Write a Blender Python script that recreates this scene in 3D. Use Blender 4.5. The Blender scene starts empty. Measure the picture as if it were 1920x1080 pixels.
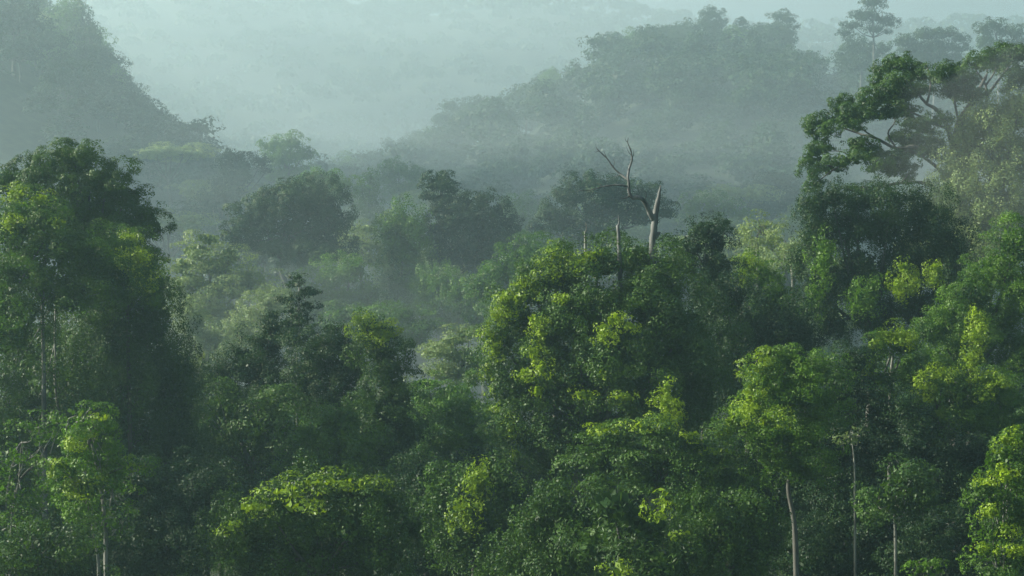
import bpy, math, random
import numpy as np
from mathutils import Vector, Matrix, noise

# ------------------------------------------------------------------ camera, sky, sun, exposure
sc = bpy.context.scene
COL = sc.collection
EYE = 45.0
HFOV = math.radians(30.0)
PITCH = math.radians(-3.03)
cam = bpy.data.cameras.new("camera")
cam.sensor_width = 36.0
cam.lens = 18.0 / math.tan(HFOV / 2)
cam.clip_start = 0.5
cam.clip_end = 12000
cam_ob = bpy.data.objects.new("camera", cam)
cam_ob.location = (0, 0, EYE)
cam_ob.rotation_euler = (math.radians(90) + PITCH, 0, 0)
COL.objects.link(cam_ob)
sc.camera = cam_ob

SUN_EL = math.radians(27)
SUN_AZ = math.radians(-83)          # from +Y towards -X: the sun stands on the left
sun_dir = Vector((math.sin(SUN_AZ) * math.cos(SUN_EL), math.cos(SUN_AZ) * math.cos(SUN_EL), math.sin(SUN_EL)))

world = bpy.data.worlds.new("World")
sc.world = world
world.use_nodes = True
wn = world.node_tree
bg = wn.nodes["Background"]
sky = wn.nodes.new("ShaderNodeTexSky")
sky.sky_type = 'NISHITA'
sky.sun_disc = False
sky.sun_elevation = SUN_EL
sky.sun_rotation = SUN_AZ % (2 * math.pi)
sky.air_density = 1.0
sky.dust_density = 5.0
sky.ozone_density = 1.5
wn.links.new(sky.outputs[0], bg.inputs[0])
bg.inputs[1].default_value = 0.065

sl = bpy.data.lights.new("sun", 'SUN')
sl.energy = 5.0
sl.angle = math.radians(0.5)
sl.color = (1.0, 0.95, 0.85)
sun_ob = bpy.data.objects.new("sun", sl)
sun_ob.rotation_euler = sun_dir.to_track_quat('Z', 'Y').to_euler()
sun_ob.location = (0, 0, 300)
COL.objects.link(sun_ob)

sc.view_settings.view_transform = 'Standard'
sc.view_settings.look = 'None'
sc.view_settings.exposure = 0.95
sc.view_settings.gamma = 1
cy = sc.cycles
cy.max_bounces = 5
cy.diffuse_bounces = 3
cy.transmission_bounces = 3
cy.glossy_bounces = 1
cy.volume_bounces = 1
cy.transparent_max_bounces = 4
cy.use_adaptive_sampling = True
cy.adaptive_threshold = 0.02
cy.sample_clamp_indirect = 2.0

HAZE_DENSITY = 0.00031
HAZE_COLOR = (0.56, 0.90, 0.97)
MIST_COLOR = (0.81, 0.93, 0.955)
HAZE_ANISO = 0.4
HAZE_TOP = 330.0

# ------------------------------------------------------------------ picture pixel -> point at a real distance
K = math.tan(HFOV / 2) / 960.0


def at(px, py, Y):
    dx, dz = (px - 960) * K, (540 - py) * K
    c, s = math.cos(PITCH), math.sin(PITCH)
    d = np.array([dx, c - dz * s, s + dz * c])
    return np.array([0, 0, EYE]) + d * (Y / d[1])


# ------------------------------------------------------------------ materials
def nodemat(name):
    m = bpy.data.materials.new(name)
    m.use_nodes = True
    nt = m.node_tree
    nt.nodes.clear()
    return m, nt, nt.nodes.new("ShaderNodeOutputMaterial")


def leaf_material(name, dark, light, trans, tmix=0.35, rough=0.5, spec=0.35):
    m, nt, out = nodemat(name)
    geo = nt.nodes.new("ShaderNodeNewGeometry")
    info = nt.nodes.new("ShaderNodeObjectInfo")
    tc = nt.nodes.new("ShaderNodeTexCoord")
    nz = nt.nodes.new("ShaderNodeTexNoise")
    nz.inputs["Scale"].default_value = 0.35
    nz.inputs["Detail"].default_value = 2
    nt.links.new(tc.outputs["Object"], nz.inputs["Vector"])
    a = nt.nodes.new("ShaderNodeMath"); a.operation = 'MULTIPLY_ADD'
    a.inputs[1].default_value = 2.2; a.inputs[2].default_value = -0.75
    nt.links.new(nz.outputs[0], a.inputs[0])
    b = nt.nodes.new("ShaderNodeMath"); b.operation = 'MULTIPLY_ADD'; b.inputs[1].default_value = 0.22
    nt.links.new(geo.outputs["Random Per Island"], b.inputs[0]); nt.links.new(a.outputs[0], b.inputs[2])
    c = nt.nodes.new("ShaderNodeMath"); c.operation = 'MULTIPLY_ADD'; c.inputs[1].default_value = 0.35; c.use_clamp = True
    nt.links.new(info.outputs["Random"], c.inputs[0]); nt.links.new(b.outputs[0], c.inputs[2])
    mx = nt.nodes.new("ShaderNodeMix"); mx.data_type = 'RGBA'
    nt.links.new(c.outputs[0], mx.inputs[0])
    mx.inputs[6].default_value = (*dark, 1); mx.inputs[7].default_value = (*light, 1)
    p = nt.nodes.new("ShaderNodeBsdfPrincipled")
    p.inputs["Roughness"].default_value = rough
    p.inputs["Specular IOR Level"].default_value = spec
    nt.links.new(mx.outputs[2], p.inputs["Base Color"])
    t = nt.nodes.new("ShaderNodeBsdfTranslucent")
    t.inputs[0].default_value = (*trans, 1)
    s = nt.nodes.new("ShaderNodeMixShader"); s.inputs[0].default_value = tmix
    nt.links.new(p.outputs[0], s.inputs[1]); nt.links.new(t.outputs[0], s.inputs[2])
    nt.links.new(s.outputs[0], out.inputs[0])
    return m


def bark_material(name, dark, light, scale=1.2):
    m, nt, out = nodemat(name)
    tc = nt.nodes.new("ShaderNodeTexCoord")
    mp = nt.nodes.new("ShaderNodeMapping"); mp.inputs["Scale"].default_value = (1, 1, 0.25)
    nz = nt.nodes.new("ShaderNodeTexNoise"); nz.inputs["Scale"].default_value = scale; nz.inputs["Detail"].default_value = 5
    cr = nt.nodes.new("ShaderNodeValToRGB")
    cr.color_ramp.elements[0].position = 0.38; cr.color_ramp.elements[0].color = (*dark, 1)
    cr.color_ramp.elements[1].position = 0.62; cr.color_ramp.elements[1].color = (*light, 1)
    p = nt.nodes.new("ShaderNodeBsdfPrincipled"); p.inputs["Roughness"].default_value = 0.85
    nt.links.new(tc.outputs["Object"], mp.inputs[0]); nt.links.new(mp.outputs[0], nz.inputs["Vector"])
    nt.links.new(nz.outputs[0], cr.inputs[0]); nt.links.new(cr.outputs[0], p.inputs["Base Color"])
    nt.links.new(p.outputs[0], out.inputs[0])
    return m


LEAF = {  # dark tones carry added blue, standing in for skylight in the shade
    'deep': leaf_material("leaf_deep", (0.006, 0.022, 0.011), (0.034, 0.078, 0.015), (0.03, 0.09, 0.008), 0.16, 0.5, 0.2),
    'mid': leaf_material("leaf_mid", (0.010, 0.036, 0.013), (0.095, 0.195, 0.010), (0.14, 0.34, 0.008), 0.22, 0.5, 0.25),
    'bright': leaf_material("leaf_bright_sunlit", (0.05, 0.12, 0.007), (0.23, 0.35, 0.007), (0.34, 0.52, 0.007), 0.24, 0.5, 0.3),  # yellow-green of sunlit foliage put into the leaf colour
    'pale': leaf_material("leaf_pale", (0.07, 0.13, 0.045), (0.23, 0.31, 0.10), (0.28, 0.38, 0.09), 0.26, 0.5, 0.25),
    'glossy': leaf_material("leaf_glossy", (0.007, 0.029, 0.014), (0.060, 0.130, 0.014), (0.10, 0.22, 0.010), 0.18, 0.5, 0.22),
}
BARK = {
    'pale': bark_material("bark_pale", (0.06, 0.066, 0.052), (0.26, 0.27, 0.225)),
    'grey': bark_material("bark_grey", (0.035, 0.037, 0.029), (0.12, 0.122, 0.10)),
    'dark': bark_material("bark_dark", (0.03, 0.03, 0.02), (0.09, 0.085, 0.06)),
    'dead': bark_material("bark_dead", (0.030, 0.032, 0.029), (0.16, 0.17, 0.155), 1.6),
}


# ------------------------------------------------------------------ terrain height
def _bump(v):
    return np.exp(-v * v)


PH = np.random.RandomState(5).rand(16) * 6.28


def sines(x, y, f):
    return (np.sin(x * f + PH[0] + 1.3 * np.sin(y * f * .7 + PH[1])) + np.sin(y * f * 1.1 + PH[2] + 1.1 * np.sin(x * f * .8 + PH[3]))) * .5


def smooth(a, b, v):
    t = np.clip((v - a) / (b - a), 0, 1)
    return t * t * (3 - 2 * t)


def ground_z(x, y):
    x = np.asarray(x, float); y = np.asarray(y, float)
    z = 1.5 * sines(x, y, .035) + 3 * sines(x, y, .012)
    z = z + 30 * smooth(330, 950, y)                         # the valley floor climbs away
    z = z + 10 * smooth(30, 90, x) * smooth(130, 210, y) * (1 - smooth(260, 420, y))   # bank on the right
    # steep wooded hill on the left, about 800 m away
    e = smooth(-95, -250, x + (y - 800) * .25)
    z = z + e * 118 * _bump((y - 830) / 230.0)
    # broad wooded hill on the right, about 1000 m away
    xr = x * 1000 / np.maximum(y, 400)
    prof = np.interp(xr, [-95, -66, -50, -31, -8, 8, 12, 38, 43, 67, 92, 137, 150, 157, 170, 200, 280], [0, 4, 15, 33, 33, 39, 47, 55, 63, 73, 80, 76, 66, 56, 54, 58, 66])
    z = z + prof * _bump((y - 1020) / 210.0)
    # far ridge
    pf = np.interp(x, [-1400, -900, -520, -340, -150, 100, 400, 1400], [200, 215, 235, 262, 248, 226, 205, 160]) + 10 * np.sin(x * .013 + 1)
    z = z + (pf - 20) * smooth(1400, 2300, y) + 7 * sines(x, y, .02) * smooth(1500, 1900, y)
    return z


# ------------------------------------------------------------------ mesh helpers
def link(name, me, parent=None, loc=(0, 0, 0)):
    o = bpy.data.objects.new(name, me)
    o.location = loc
    o.parent = parent
    COL.objects.link(o)
    return o


def quads_mesh(name, V, mat):
    """V: (n,4,3) loose quads."""
    n = len(V)
    me = bpy.data.meshes.new(name)
    me.vertices.add(n * 4)
    me.vertices.foreach_set("co", V.reshape(-1).astype(np.float32))
    me.loops.add(n * 4)
    me.loops.foreach_set("vertex_index", np.arange(n * 4, dtype=np.int32))
    me.polygons.add(n)
    me.polygons.foreach_set("loop_start", np.arange(0, n * 4, 4, dtype=np.int32))
    me.update(calc_edges=True)
    me.materials.append(mat)
    return me


def indexed_mesh(name, verts, faces, mat, smooth_shade=True):
    me = bpy.data.meshes.new(name)
    me.from_pydata([tuple(v) for v in verts], [], faces)
    if smooth_shade:
        me.polygons.foreach_set("use_smooth", [True] * len(me.polygons))
    me.materials.append(mat)
    me.update()
    return me


def norm(a):
    return a / np.maximum(np.linalg.norm(a, axis=-1, keepdims=True), 1e-9)


STYLE = {
    #          puff shape        gap   droop  aspect  low   up
    'puff':  dict(sh=(1.0, 1.0, .78), gap=-.75, droop=.10, asp=.60, low=-.45, up=.55, core=1.0),
    'soft':  dict(sh=(1.1, 1.1, .75), gap=-.62, droop=.35, asp=.50, low=-.70, up=.35, core=1.0),
    'vine':  dict(sh=(.85, .85, 1.25), gap=-.70, droop=1.0, asp=.50, low=-.95, up=.15, core=1.0),
    'tier':  dict(sh=(1.35, 1.35, .5), gap=-.50, droop=.25, asp=.45, low=-.80, up=.75, core=.35),
    'airy':  dict(sh=(1.2, 1.2, .60), gap=-.15, droop=.40, asp=.50, low=-.90, up=.35, core=.12),
    'frond': dict(sh=(1.1, 1.1, .9), gap=-.5, droop=.9, asp=.20, low=-.90, up=.3, core=.8),
}


def sublobes(lobes, style, rs, puff):
    """Breaks every lobe into a smaller core with a knobbly coat of lesser lobes, as boughs carry their clumps."""
    out = []
    for lb in lobes:
        c, r = lb[:3], lb[3:]
        m = float(np.prod(r) ** (1 / 3.))
        if m < 1.7 * puff:
            out.append(lb)
            continue
        out.append(np.concatenate([c, r * (.84 if style == 'puff' else .62)]))
        q = max({'puff': 2.0, 'soft': 1.7, 'vine': 1.6}.get(style, 1.15) * puff, .46 * m)
        k = int(2.3 * (m / q) ** 2) + 2
        i = np.arange(k) + .5
        z = 1 - 1.75 * i / k
        a = i * 2.39996 + rs.rand() * 6.28
        d = np.stack([np.sqrt(np.maximum(0, 1 - z * z)) * np.cos(a), np.sqrt(np.maximum(0, 1 - z * z)) * np.sin(a), z], 1) + rs.randn(k, 3) * .12
        for dd in d:
            if dd[1] > .6 and rs.rand() < .4:
                continue
            g = q * rs.uniform(.45, 1.2)
            sh = {'vine': (.95, .95, 1.15), 'tier': (1.35, 1.35, .55)}.get(style, (1.05, 1.05, .85))
            out.append(np.concatenate([c + r * norm(dd) * rs.uniform(.62, 1.05), g * np.array(sh)]))
    return np.array(out)


def leaves_for(lobes, style, leaf, puff, dens, seed, core=1.0, sub=True):
    """lobes: (n,6) centre + radii, metres. Leaves grow on small puffs that sit on the lobes' surfaces. Returns (n,4,3)."""
    st = STYLE[style]
    rs = np.random.RandomState(seed)
    tight = style == 'puff'
    if tight:
        puff, leaf, dens = puff * .55, leaf * .72, dens * .8
    elif style in ('soft', 'vine'):
        puff, leaf, dens = puff * .66, leaf * .78, dens * .9
    lobes = np.asarray(lobes, float)
    P, O, L = [], [], []
    big = lobes
    if sub:
        lobes = sublobes(lobes, style, rs, puff)
    for i, lb in enumerate(lobes):
        c, r = lb[:3], lb[3:]
        pp = (r[0] * r[1] + r[0] * r[2] + r[1] * r[2]) / 3 * 4 * math.pi
        sh = st['sh']
        n = max(5, int(pp / (puff * puff * sh[0] * (.5 * sh[0] + .5 * sh[2])) * .62))
        d = norm(rs.randn(n, 3))
        d = d[d[:, 2] > st['low']]
        keep = (d[:, 1] < .35) | (rs.rand(len(d)) < .55)
        d = d[keep]
        p = c + r * d * (1 + rs.randn(len(d), 1) * (.03 if tight else .06))
        o = norm(d / r)
        ok = np.ones(len(p), bool)
        for j, lo in enumerate(lobes):
            if j != i:
                ok &= (((p - lo[:3]) / lo[3:]) ** 2).sum(1) > .66
        P.append(p[ok]); O.append(o[ok])
    P = np.concatenate(P); O = np.concatenate(O)
    f = 1.15 / puff
    ph = rs.rand(6) * 6.28
    nv = np.sin(P[:, 0] * f + ph[0]) * np.sin(P[:, 2] * f * .8 + ph[1]) + .6 * np.sin(P[:, 1] * f * .9 + ph[2] + P[:, 2] * f * .5) * np.sin(P[:, 0] * f * .45 + ph[3])
    ok = nv > st['gap']
    P, O, nv = P[ok], O[ok], nv[ok]
    pr = puff * (.62 + .62 * rs.rand(len(P)) + .18 * nv)
    P = P + O * (nv * puff * (.2 if tight else .5))[:, None]
    cnt = np.maximum(3, (dens * (pr / leaf) ** 2 * (.7 + .6 * rs.rand(len(P))))).astype(int)
    idx = np.repeat(np.arange(len(P)), cnt)
    n = len(idx)
    d = norm(rs.randn(n, 3) + .75 * O[idx] + np.array([0, 0, .25 * st['up']]))
    lp = P[idx] + d * (pr[idx] * (.72 + .34 * rs.rand(n)))[:, None] * np.array(st['sh'])
    if style == 'vine':
        lp[:, 2] -= (rs.rand(n) ** 2) * puff * .8
    nrm = norm((1.0 * d + .5 * O[idx] if tight else .95 * d + .4 * O[idx]) + np.array([0, 0, st['up'] * (.5 if tight else 1)]) + (.42 if tight else .52) * rs.randn(n, 3))
    t = norm(np.cross(nrm, rs.randn(n, 3)))
    t[:, 2] -= st['droop']
    t = norm(t - nrm * (t * nrm).sum(1, keepdims=True))
    b = np.cross(nrm, t)
    ln = leaf * (.6 + .8 * rs.rand(n, 1))
    w = ln * st['asp'] * .5 * (.8 + .4 * rs.rand(n, 1))
    V = np.empty((n, 4, 3))
    V[:, 0] = lp - t * ln * .5
    V[:, 1] = lp + b * w
    V[:, 2] = lp + t * ln * .5 - nrm * ln * .12
    V[:, 3] = lp - b * w
    out = [V]
    # inner foliage: bigger leaf sprays that fill the heart of the crown
    for lb in big:
        c, r = lb[:3], lb[3:]
        s = max(leaf * 2.0, puff * .42)
        m = int(core * st['core'] * (r[0] * r[1] * r[2]) ** (2 / 3.) * 4 * math.pi / (s * s) * 1.5) + 3
        d = norm(rs.randn(m, 3)) * (rs.rand(m, 1) ** .4) * .70
        p = c + r * d
        nrm = norm(rs.randn(m, 3) + .8 * d)
        t = norm(np.cross(nrm, rs.randn(m, 3)))
        b = np.cross(nrm, t)
        w = s * (.5 + .7 * rs.rand(m, 1))
        V = np.empty((m, 4, 3))
        V[:, 0] = p - t * w * .6; V[:, 1] = p + b * w * .45; V[:, 2] = p + t * w * .6; V[:, 3] = p - b * w * .45
        out.append(V)
    return np.concatenate(out)


def spline(pts, rad, sub):
    pts = np.asarray(pts, float); rad = np.asarray(rad, float)
    if len(pts) < 3 or sub < 2:
        return pts, rad
    Q = np.vstack([2 * pts[0] - pts[1], pts, 2 * pts[-1] - pts[-2]])
    o, r = [], []
    for i in range(len(pts) - 1):
        p0, p1, p2, p3 = Q[i:i + 4]
        for k in range(sub):
            t = k / sub
            o.append(.5 * ((2 * p1) + (-p0 + p2) * t + (2 * p0 - 5 * p1 + 4 * p2 - p3) * t * t + (-p0 + 3 * p1 - 3 * p2 + p3) * t ** 3))
            r.append(rad[i] * (1 - t) + rad[i + 1] * t)
    o.append(pts[-1]); r.append(rad[-1])
    return np.array(o), np.array(r)


class Tubes:
    def __init__(self):
        self.v, self.f = [], []

    def add(self, pts, rad, sides=7, sub=4, rough=.06, seed=0):
        rs = np.random.RandomState(seed)
        P, R = spline(pts, rad, sub)
        a = np.linspace(0, 2 * math.pi, sides, endpoint=False)
        base = len(self.v)
        up = np.array([.3, .9, .1])
        for i in range(len(P)):
            t = norm(P[min(i + 1, len(P) - 1)] - P[max(i - 1, 0)])
            u = norm(np.cross(t, up)); w = np.cross(t, u)
            for k in a:
                rr = R[i] * (1 + rough * rs.randn())
                self.v.append(P[i] + rr * (math.cos(k) * u + math.sin(k) * w))
        for i in range(len(P) - 1):
            for k in range(sides):
                q = base + i * sides
                self.f.append((q + k, q + (k + 1) % sides, q + sides + (k + 1) % sides, q + sides + k))
        self.f.append(tuple(base + k for k in range(sides))[::-1])
        self.f.append(tuple(base + (len(P) - 1) * sides + k for k in range(sides)))

    def mesh(self, name, mat):
        return indexed_mesh(name, self.v, self.f, mat)


def tag(o, label, cat, group=None, kind=None):
    if label: o["label"] = label
    if cat: o["category"] = cat
    if group: o["group"] = group
    if kind: o["kind"] = kind
    return o


SEED = [100]
COUNT = {}


def tree(name, label, Y, lobes, style='puff', mat='mid', leaf=.24, puff=1.0, dens=5.5, bark='grey', trunk=None, tr=.45,
         base=None, group=None, extra=(), depth=.9, limbs=True, jit=.5, cat='tree', core=1.0, split=True):
    """One tree whose crown lobes are given as (px, py, rx[, ry][, depth offset in m]) at the distance Y; everything is turned into metres."""
    SEED[0] += 1
    rs = np.random.RandomState(SEED[0])
    s = K * Y
    W = []
    for lb in lobes:
        px, py, rx = lb[:3]
        ry = lb[3] if len(lb) > 3 else rx
        dy = lb[4] if len(lb) > 4 else rs.uniform(-jit, jit) * rx * s
        W.append(np.concatenate([at(px, py, Y + dy), [rx * s, (rx + ry) * .5 * s * depth, ry * s]]))
    W = np.array(W)
    if trunk is not None:
        T = [at(px, py, Y + 1.0) for px, py in trunk]
        bx, by = T[0][0], Y + 1.0
    else:
        ctr = W[:, :3].mean(0)
        bx, by = (ctr[0] if base is None else at(base, 600, Y)[0]), Y + 1.5
        T = None
    bz = float(ground_z(bx, by))
    root = bpy.data.objects.new(name, None)
    root.location = (bx, by, bz)
    root.empty_display_size = 2
    COL.objects.link(root)
    tag(root, label, cat, group)
    org = np.array([bx, by, bz])
    W[:, :3] -= org
    tb = Tubes()
    low = W[:, 2].min()
    top = W[np.argmax(W[:, 2] + W[:, 5])]
    if T is None:
        fork = np.array([W[:, 0].mean() * .6, W[:, 1].mean() * .6, max(low - 1, W[:, 2].max() * .55)])
        pts = [np.array([0, 0, -1.]), fork * np.array([.15, .15, .35]) + np.array([rs.randn() * .3, 0, 0]), fork * np.array([.5, .5, .7]), fork, fork * .3 + top[:3] * .7]
        tb.add(pts, [tr * 1.35, tr, tr * .85, tr * .65, tr * .2], seed=SEED[0])
    else:
        T = [t - org for t in T]
        if T[0][2] > 0.5:
            T = [np.array([0, 0, -1.0])] + T
        n = len(T)
        fork = T[max(1, int(n * .6))]
        tb.add(T, [tr * (1.25 - .95 * i / (n - 1)) for i in range(n)], sides=8, seed=SEED[0])
    if style == 'airy':          # thin bare branches show through an open crown
        for k, w in enumerate(W):
            for q in range(4):
                d = norm(rs.randn(3) * np.array([1, .8, .7]) + np.array([0, -.3, .5]))
                e = w[:3] + w[3:] * d * .92
                st_ = w[:3] - np.array([0, 0, w[5] * .9]) + rs.randn(3) * .2
                tb.add([st_, st_ * .5 + e * .5 + rs.randn(3) * .15, e], [tr * .3, tr * .2, tr * .07], sides=5, sub=3, seed=k * 7 + q)
    if limbs:
        for k, w in enumerate(W):
            e = w[:3]
            a = fork + (top[:3] - fork) * rs.uniform(0, .3) if T is None else T[-1 - (k % 2 if len(T) > 2 else 0)]
            m = a * .5 + e * .5 + np.array([0, 0, -abs(e - a).sum() * .06]) + rs.randn(3) * .25
            tb.add([a, m, e], [tr * .42, tr * .28, tr * .1], sides=5, sub=3, seed=k)
    link("trunk", tb.mesh("trunk", BARK[bark]), root)
    V = leaves_for(W, style, leaf, puff, dens, SEED[0], core)
    link("crown", quads_mesh("crown", V, LEAF[mat]), root)
    COUNT['faces'] = COUNT.get('faces', 0) + len(V)
    for ex in extra:       # climbers, sprays and crown edges, mostly in leaf colour brightened as if sunlit: (part name, material, style, leaf, puff, dens, lobes)
        pn, em, es, el, ep, ed, elb = ex
        E = []
        for lb in elb:
            px, py, rx = lb[:3]
            ry = lb[3] if len(lb) > 3 else rx
            dy = lb[4] if len(lb) > 4 else 0
            E.append(np.concatenate([at(px, py, Y + dy) - org, [rx * s, (rx + ry) * .5 * s * .8, ry * s]]))
        V = leaves_for(E, es, el, ep, ed, SEED[0] + 7)
        link(pn, quads_mesh(pn, V, LEAF[em]), root)
        COUNT['faces'] += len(V)
    return root


def copy_tree(src, loc, rz, scale, label=None, group=None):
    r = src.copy()
    COL.objects.link(r)
    r.location = loc
    r.rotation_euler = (0, 0, rz)
    r.scale = scale
    if label: r["label"] = label
    if group: r["group"] = group
    for ch in list(src.children):
        c = ch.copy()
        COL.objects.link(c)
        c.parent = r
    return r


# ------------------------------------------------------------------ ground
def terrain():
    ys = np.concatenate([np.arange(-300, 60, 60), np.arange(60, 460, 12), np.arange(460, 1400, 25), np.arange(1400, 3801, 80)])
    xs = np.concatenate([np.arange(-2200, -400, 150), np.arange(-400, 401, 14), np.arange(450, 2201, 150)])
    X, Y = np.meshgrid(xs, ys)
    Z = ground_z(X, Y)
    v = np.stack([X.ravel(), Y.ravel(), Z.ravel()], 1)
    nx = len(xs)
    f = [(j * nx + i, j * nx + i + 1, (j + 1) * nx + i + 1, (j + 1) * nx + i) for j in range(len(ys) - 1) for i in range(nx - 1)]
    m, nt, out = nodemat("forest_floor")
    tc = nt.nodes.new("ShaderNodeTexCoord")
    nz = nt.nodes.new("ShaderNodeTexNoise"); nz.inputs["Scale"].default_value = .25; nz.inputs["Detail"].default_value = 6
    cr = nt.nodes.new("ShaderNodeValToRGB")
    cr.color_ramp.elements[0].position = .35; cr.color_ramp.elements[0].color = (.018, .032, .012, 1)
    cr.color_ramp.elements[1].position = .7; cr.color_ramp.elements[1].color = (.045, .07, .022, 1)
    p = nt.nodes.new("ShaderNodeBsdfPrincipled"); p.inputs["Roughness"].default_value = .95
    nt.links.new(tc.outputs["Object"], nz.inputs["Vector"]); nt.links.new(nz.outputs[0], cr.inputs[0])
    nt.links.new(cr.outputs[0], p.inputs["Base Color"]); nt.links.new(p.outputs[0], out.inputs[0])
    o = link("ground", indexed_mesh("ground", v, f, m))
    tag(o, "rolling forest floor under the rainforest, rising into misty hills", "ground", kind="structure")


terrain()

# ------------------------------------------------------------------ the trees one can tell apart, near to far
T = tree
# --- left group
T("emergent_tree", "tall far left tree topped with dark rounded cauliflower clumps against the misty hill", 166,
  [(140, 305, 58, 36), (88, 322, 48, 34), (200, 345, 46, 44), (240, 372, 34, 28), (190, 405, 60, 50), (268, 405, 36, 30), (236, 440, 46, 50), (150, 400, 80, 70),
   (287, 432, 22, 26), (280, 482, 24, 30), (60, 345, 46, 40), (14, 345, 40, 34), (262, 520, 40, 50), (120, 290, 30, 22), (166, 292, 26, 22), (90, 420, 90, 80), (210, 500, 70, 70)],
  'puff', 'glossy', .21, .82, 6.0, 'grey', tr=.6)
T("rainforest_tree", "leafy light green tree at far left edge standing before the dark cauliflower crown", 152,
  [(60, 405, 62, 40), (20, 430, 50, 50), (120, 465, 60, 50), (40, 500, 80, 70), (175, 490, 55, 50), (120, 540, 80, 70), (10, 600, 80, 90), (215, 540, 40, 60)],
  'soft', 'mid', .20, .95, 5.0, 'pale', trunk=[(84, 900), (82, 700), (80, 560), (90, 440)], tr=.22, limbs=True,
  extra=[('sun_tinted_climber', 'bright', 'soft', .24, .6, 3.5, [(30, 365, 24, 12, -3), (75, 375, 22, 12, -3), (110, 420, 16, 12, -3), (20, 420, 20, 16, -4)])])  # sunlit upper clumps, the light put into a brighter leaf colour
T("rainforest_tree", "pointed bright green crown leaning out right of the far left trees, lit yellow green", 158,
  [(240, 462, 38, 34), (210, 490, 34, 34), (262, 500, 30, 40), (225, 540, 48, 46), (285, 548, 34, 50), (190, 560, 40, 60)], 'soft', 'mid', .20, .85, 4.6, 'dark', tr=.22,
  extra=[('crown_top', 'bright', 'soft', .24, .6, 3.8, [(245, 448, 22, 18, -2), (215, 475, 18, 14, -3), (258, 485, 18, 22, -3), (285, 535, 16, 20, -3), (230, 510, 14, 12, -4)])])  # sunny top painted by brighter leaves of the same crown
T("vine_covered_tree", "huge dark sloping tree smothered in climbers, filling the left below the cauliflower crown", 162,
  [(225, 610, 90, 90), (285, 600, 50, 70), (290, 700, 75, 100), (200, 700, 110, 120), (70, 660, 90, 80, 4), (60, 790, 110, 110, 4), (140, 740, 80, 100, 3), (335, 720, 42, 80), (320, 800, 60, 100), (220, 820, 120, 110), (260, 940, 130, 120), (350, 860, 40, 70)],
  'vine', 'glossy', .21, 1.2, 4.6, 'grey', tr=.6)
T("rainforest_tree", "grey green tree with pale slender trunks at the left edge, below the light green crown", 156,
  [(20, 700, 70, 80), (80, 720, 60, 90), (130, 760, 60, 80), (40, 800, 90, 70)], 'airy', 'glossy', .26, 1.0, 5, 'pale',
  trunk=[(160, 1000), (108, 760), (104, 640), (104, 560)], tr=.16)
T("rainforest_tree", "small pale tree with a crooked white branch in the gap beside the dark left slope", 190,
  [(378, 672, 16, 20), (392, 700, 22, 24), (365, 700, 18, 40)], 'airy', 'pale', .25, .8, 5, 'pale', tr=.2)
# --- young bright trees bottom left
T("young_tree", "young yellow green tree with twin pale trunks at bottom left, brightest of the crowns", 115,
  [(150, 775, 42, 16), (130, 800, 28, 12), (178, 790, 26, 20), (160, 830, 40, 26), (195, 850, 40, 36), (142, 880, 36, 34), (180, 900, 50, 34), (248, 872, 34, 20), (150, 925, 34, 22), (215, 915, 36, 30), (190, 960, 38, 26)],
  'airy', 'mid', .18, .55, 8, 'pale', trunk=[(204, 1250), (199, 1080), (197, 980), (186, 900), (165, 800)], tr=.17, core=.6,
  extra=[('sun_tinted_clump', 'bright', 'airy', .18, .5, 9, [(138, 890, 28, 26, -1), (160, 915, 22, 16, -1.5), (150, 828, 22, 14, -1), (155, 775, 28, 9, -1), (245, 868, 20, 9, -1)])])  # lit parts of this crown, coloured brighter
T("slender_tree", "leaning pale trunk beside the twin trunks of the yellow green tree at bottom left", 117,
  [(170, 940, 34, 30), (215, 975, 30, 24), (150, 960, 24, 18)], 'airy', 'mid', .21, .6, 5.5, 'pale', limbs=False,
  trunk=[(188, 1250), (186, 1080), (178, 1010), (165, 950)], tr=.15)
T("branchy_tree", "thin tree with white forked branches showing at the left edge, lower corner", 119,
  [(62, 800, 34, 20), (50, 840, 40, 26), (15, 850, 34, 30), (75, 870, 34, 24), (20, 910, 50, 30), (70, 930, 40, 28), (10, 960, 40, 30), (95, 820, 20, 24)],
  'airy', 'mid', .20, .62, 6.0, 'pale', trunk=[(18, 1250), (20, 1060), (24, 960), (36, 900), (40, 830)], tr=.15, core=.5)
T("leafy_bush", "spreading grey green leafy crown in the bottom left corner", 109,
  [(60, 1010, 80, 36), (120, 1030, 50, 32), (20, 1040, 70, 40), (90, 1080, 100, 40)], 'airy', 'glossy', .20, .62, 7, 'pale', tr=.16, core=1.2)
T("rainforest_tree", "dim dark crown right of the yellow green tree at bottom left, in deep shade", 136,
  [(300, 960, 80, 70), (360, 1010, 70, 70), (280, 1040, 90, 60), (400, 930, 60, 60), (250, 900, 60, 50)], 'soft', 'deep', .20, 1.0, 5, tr=.3)
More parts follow.
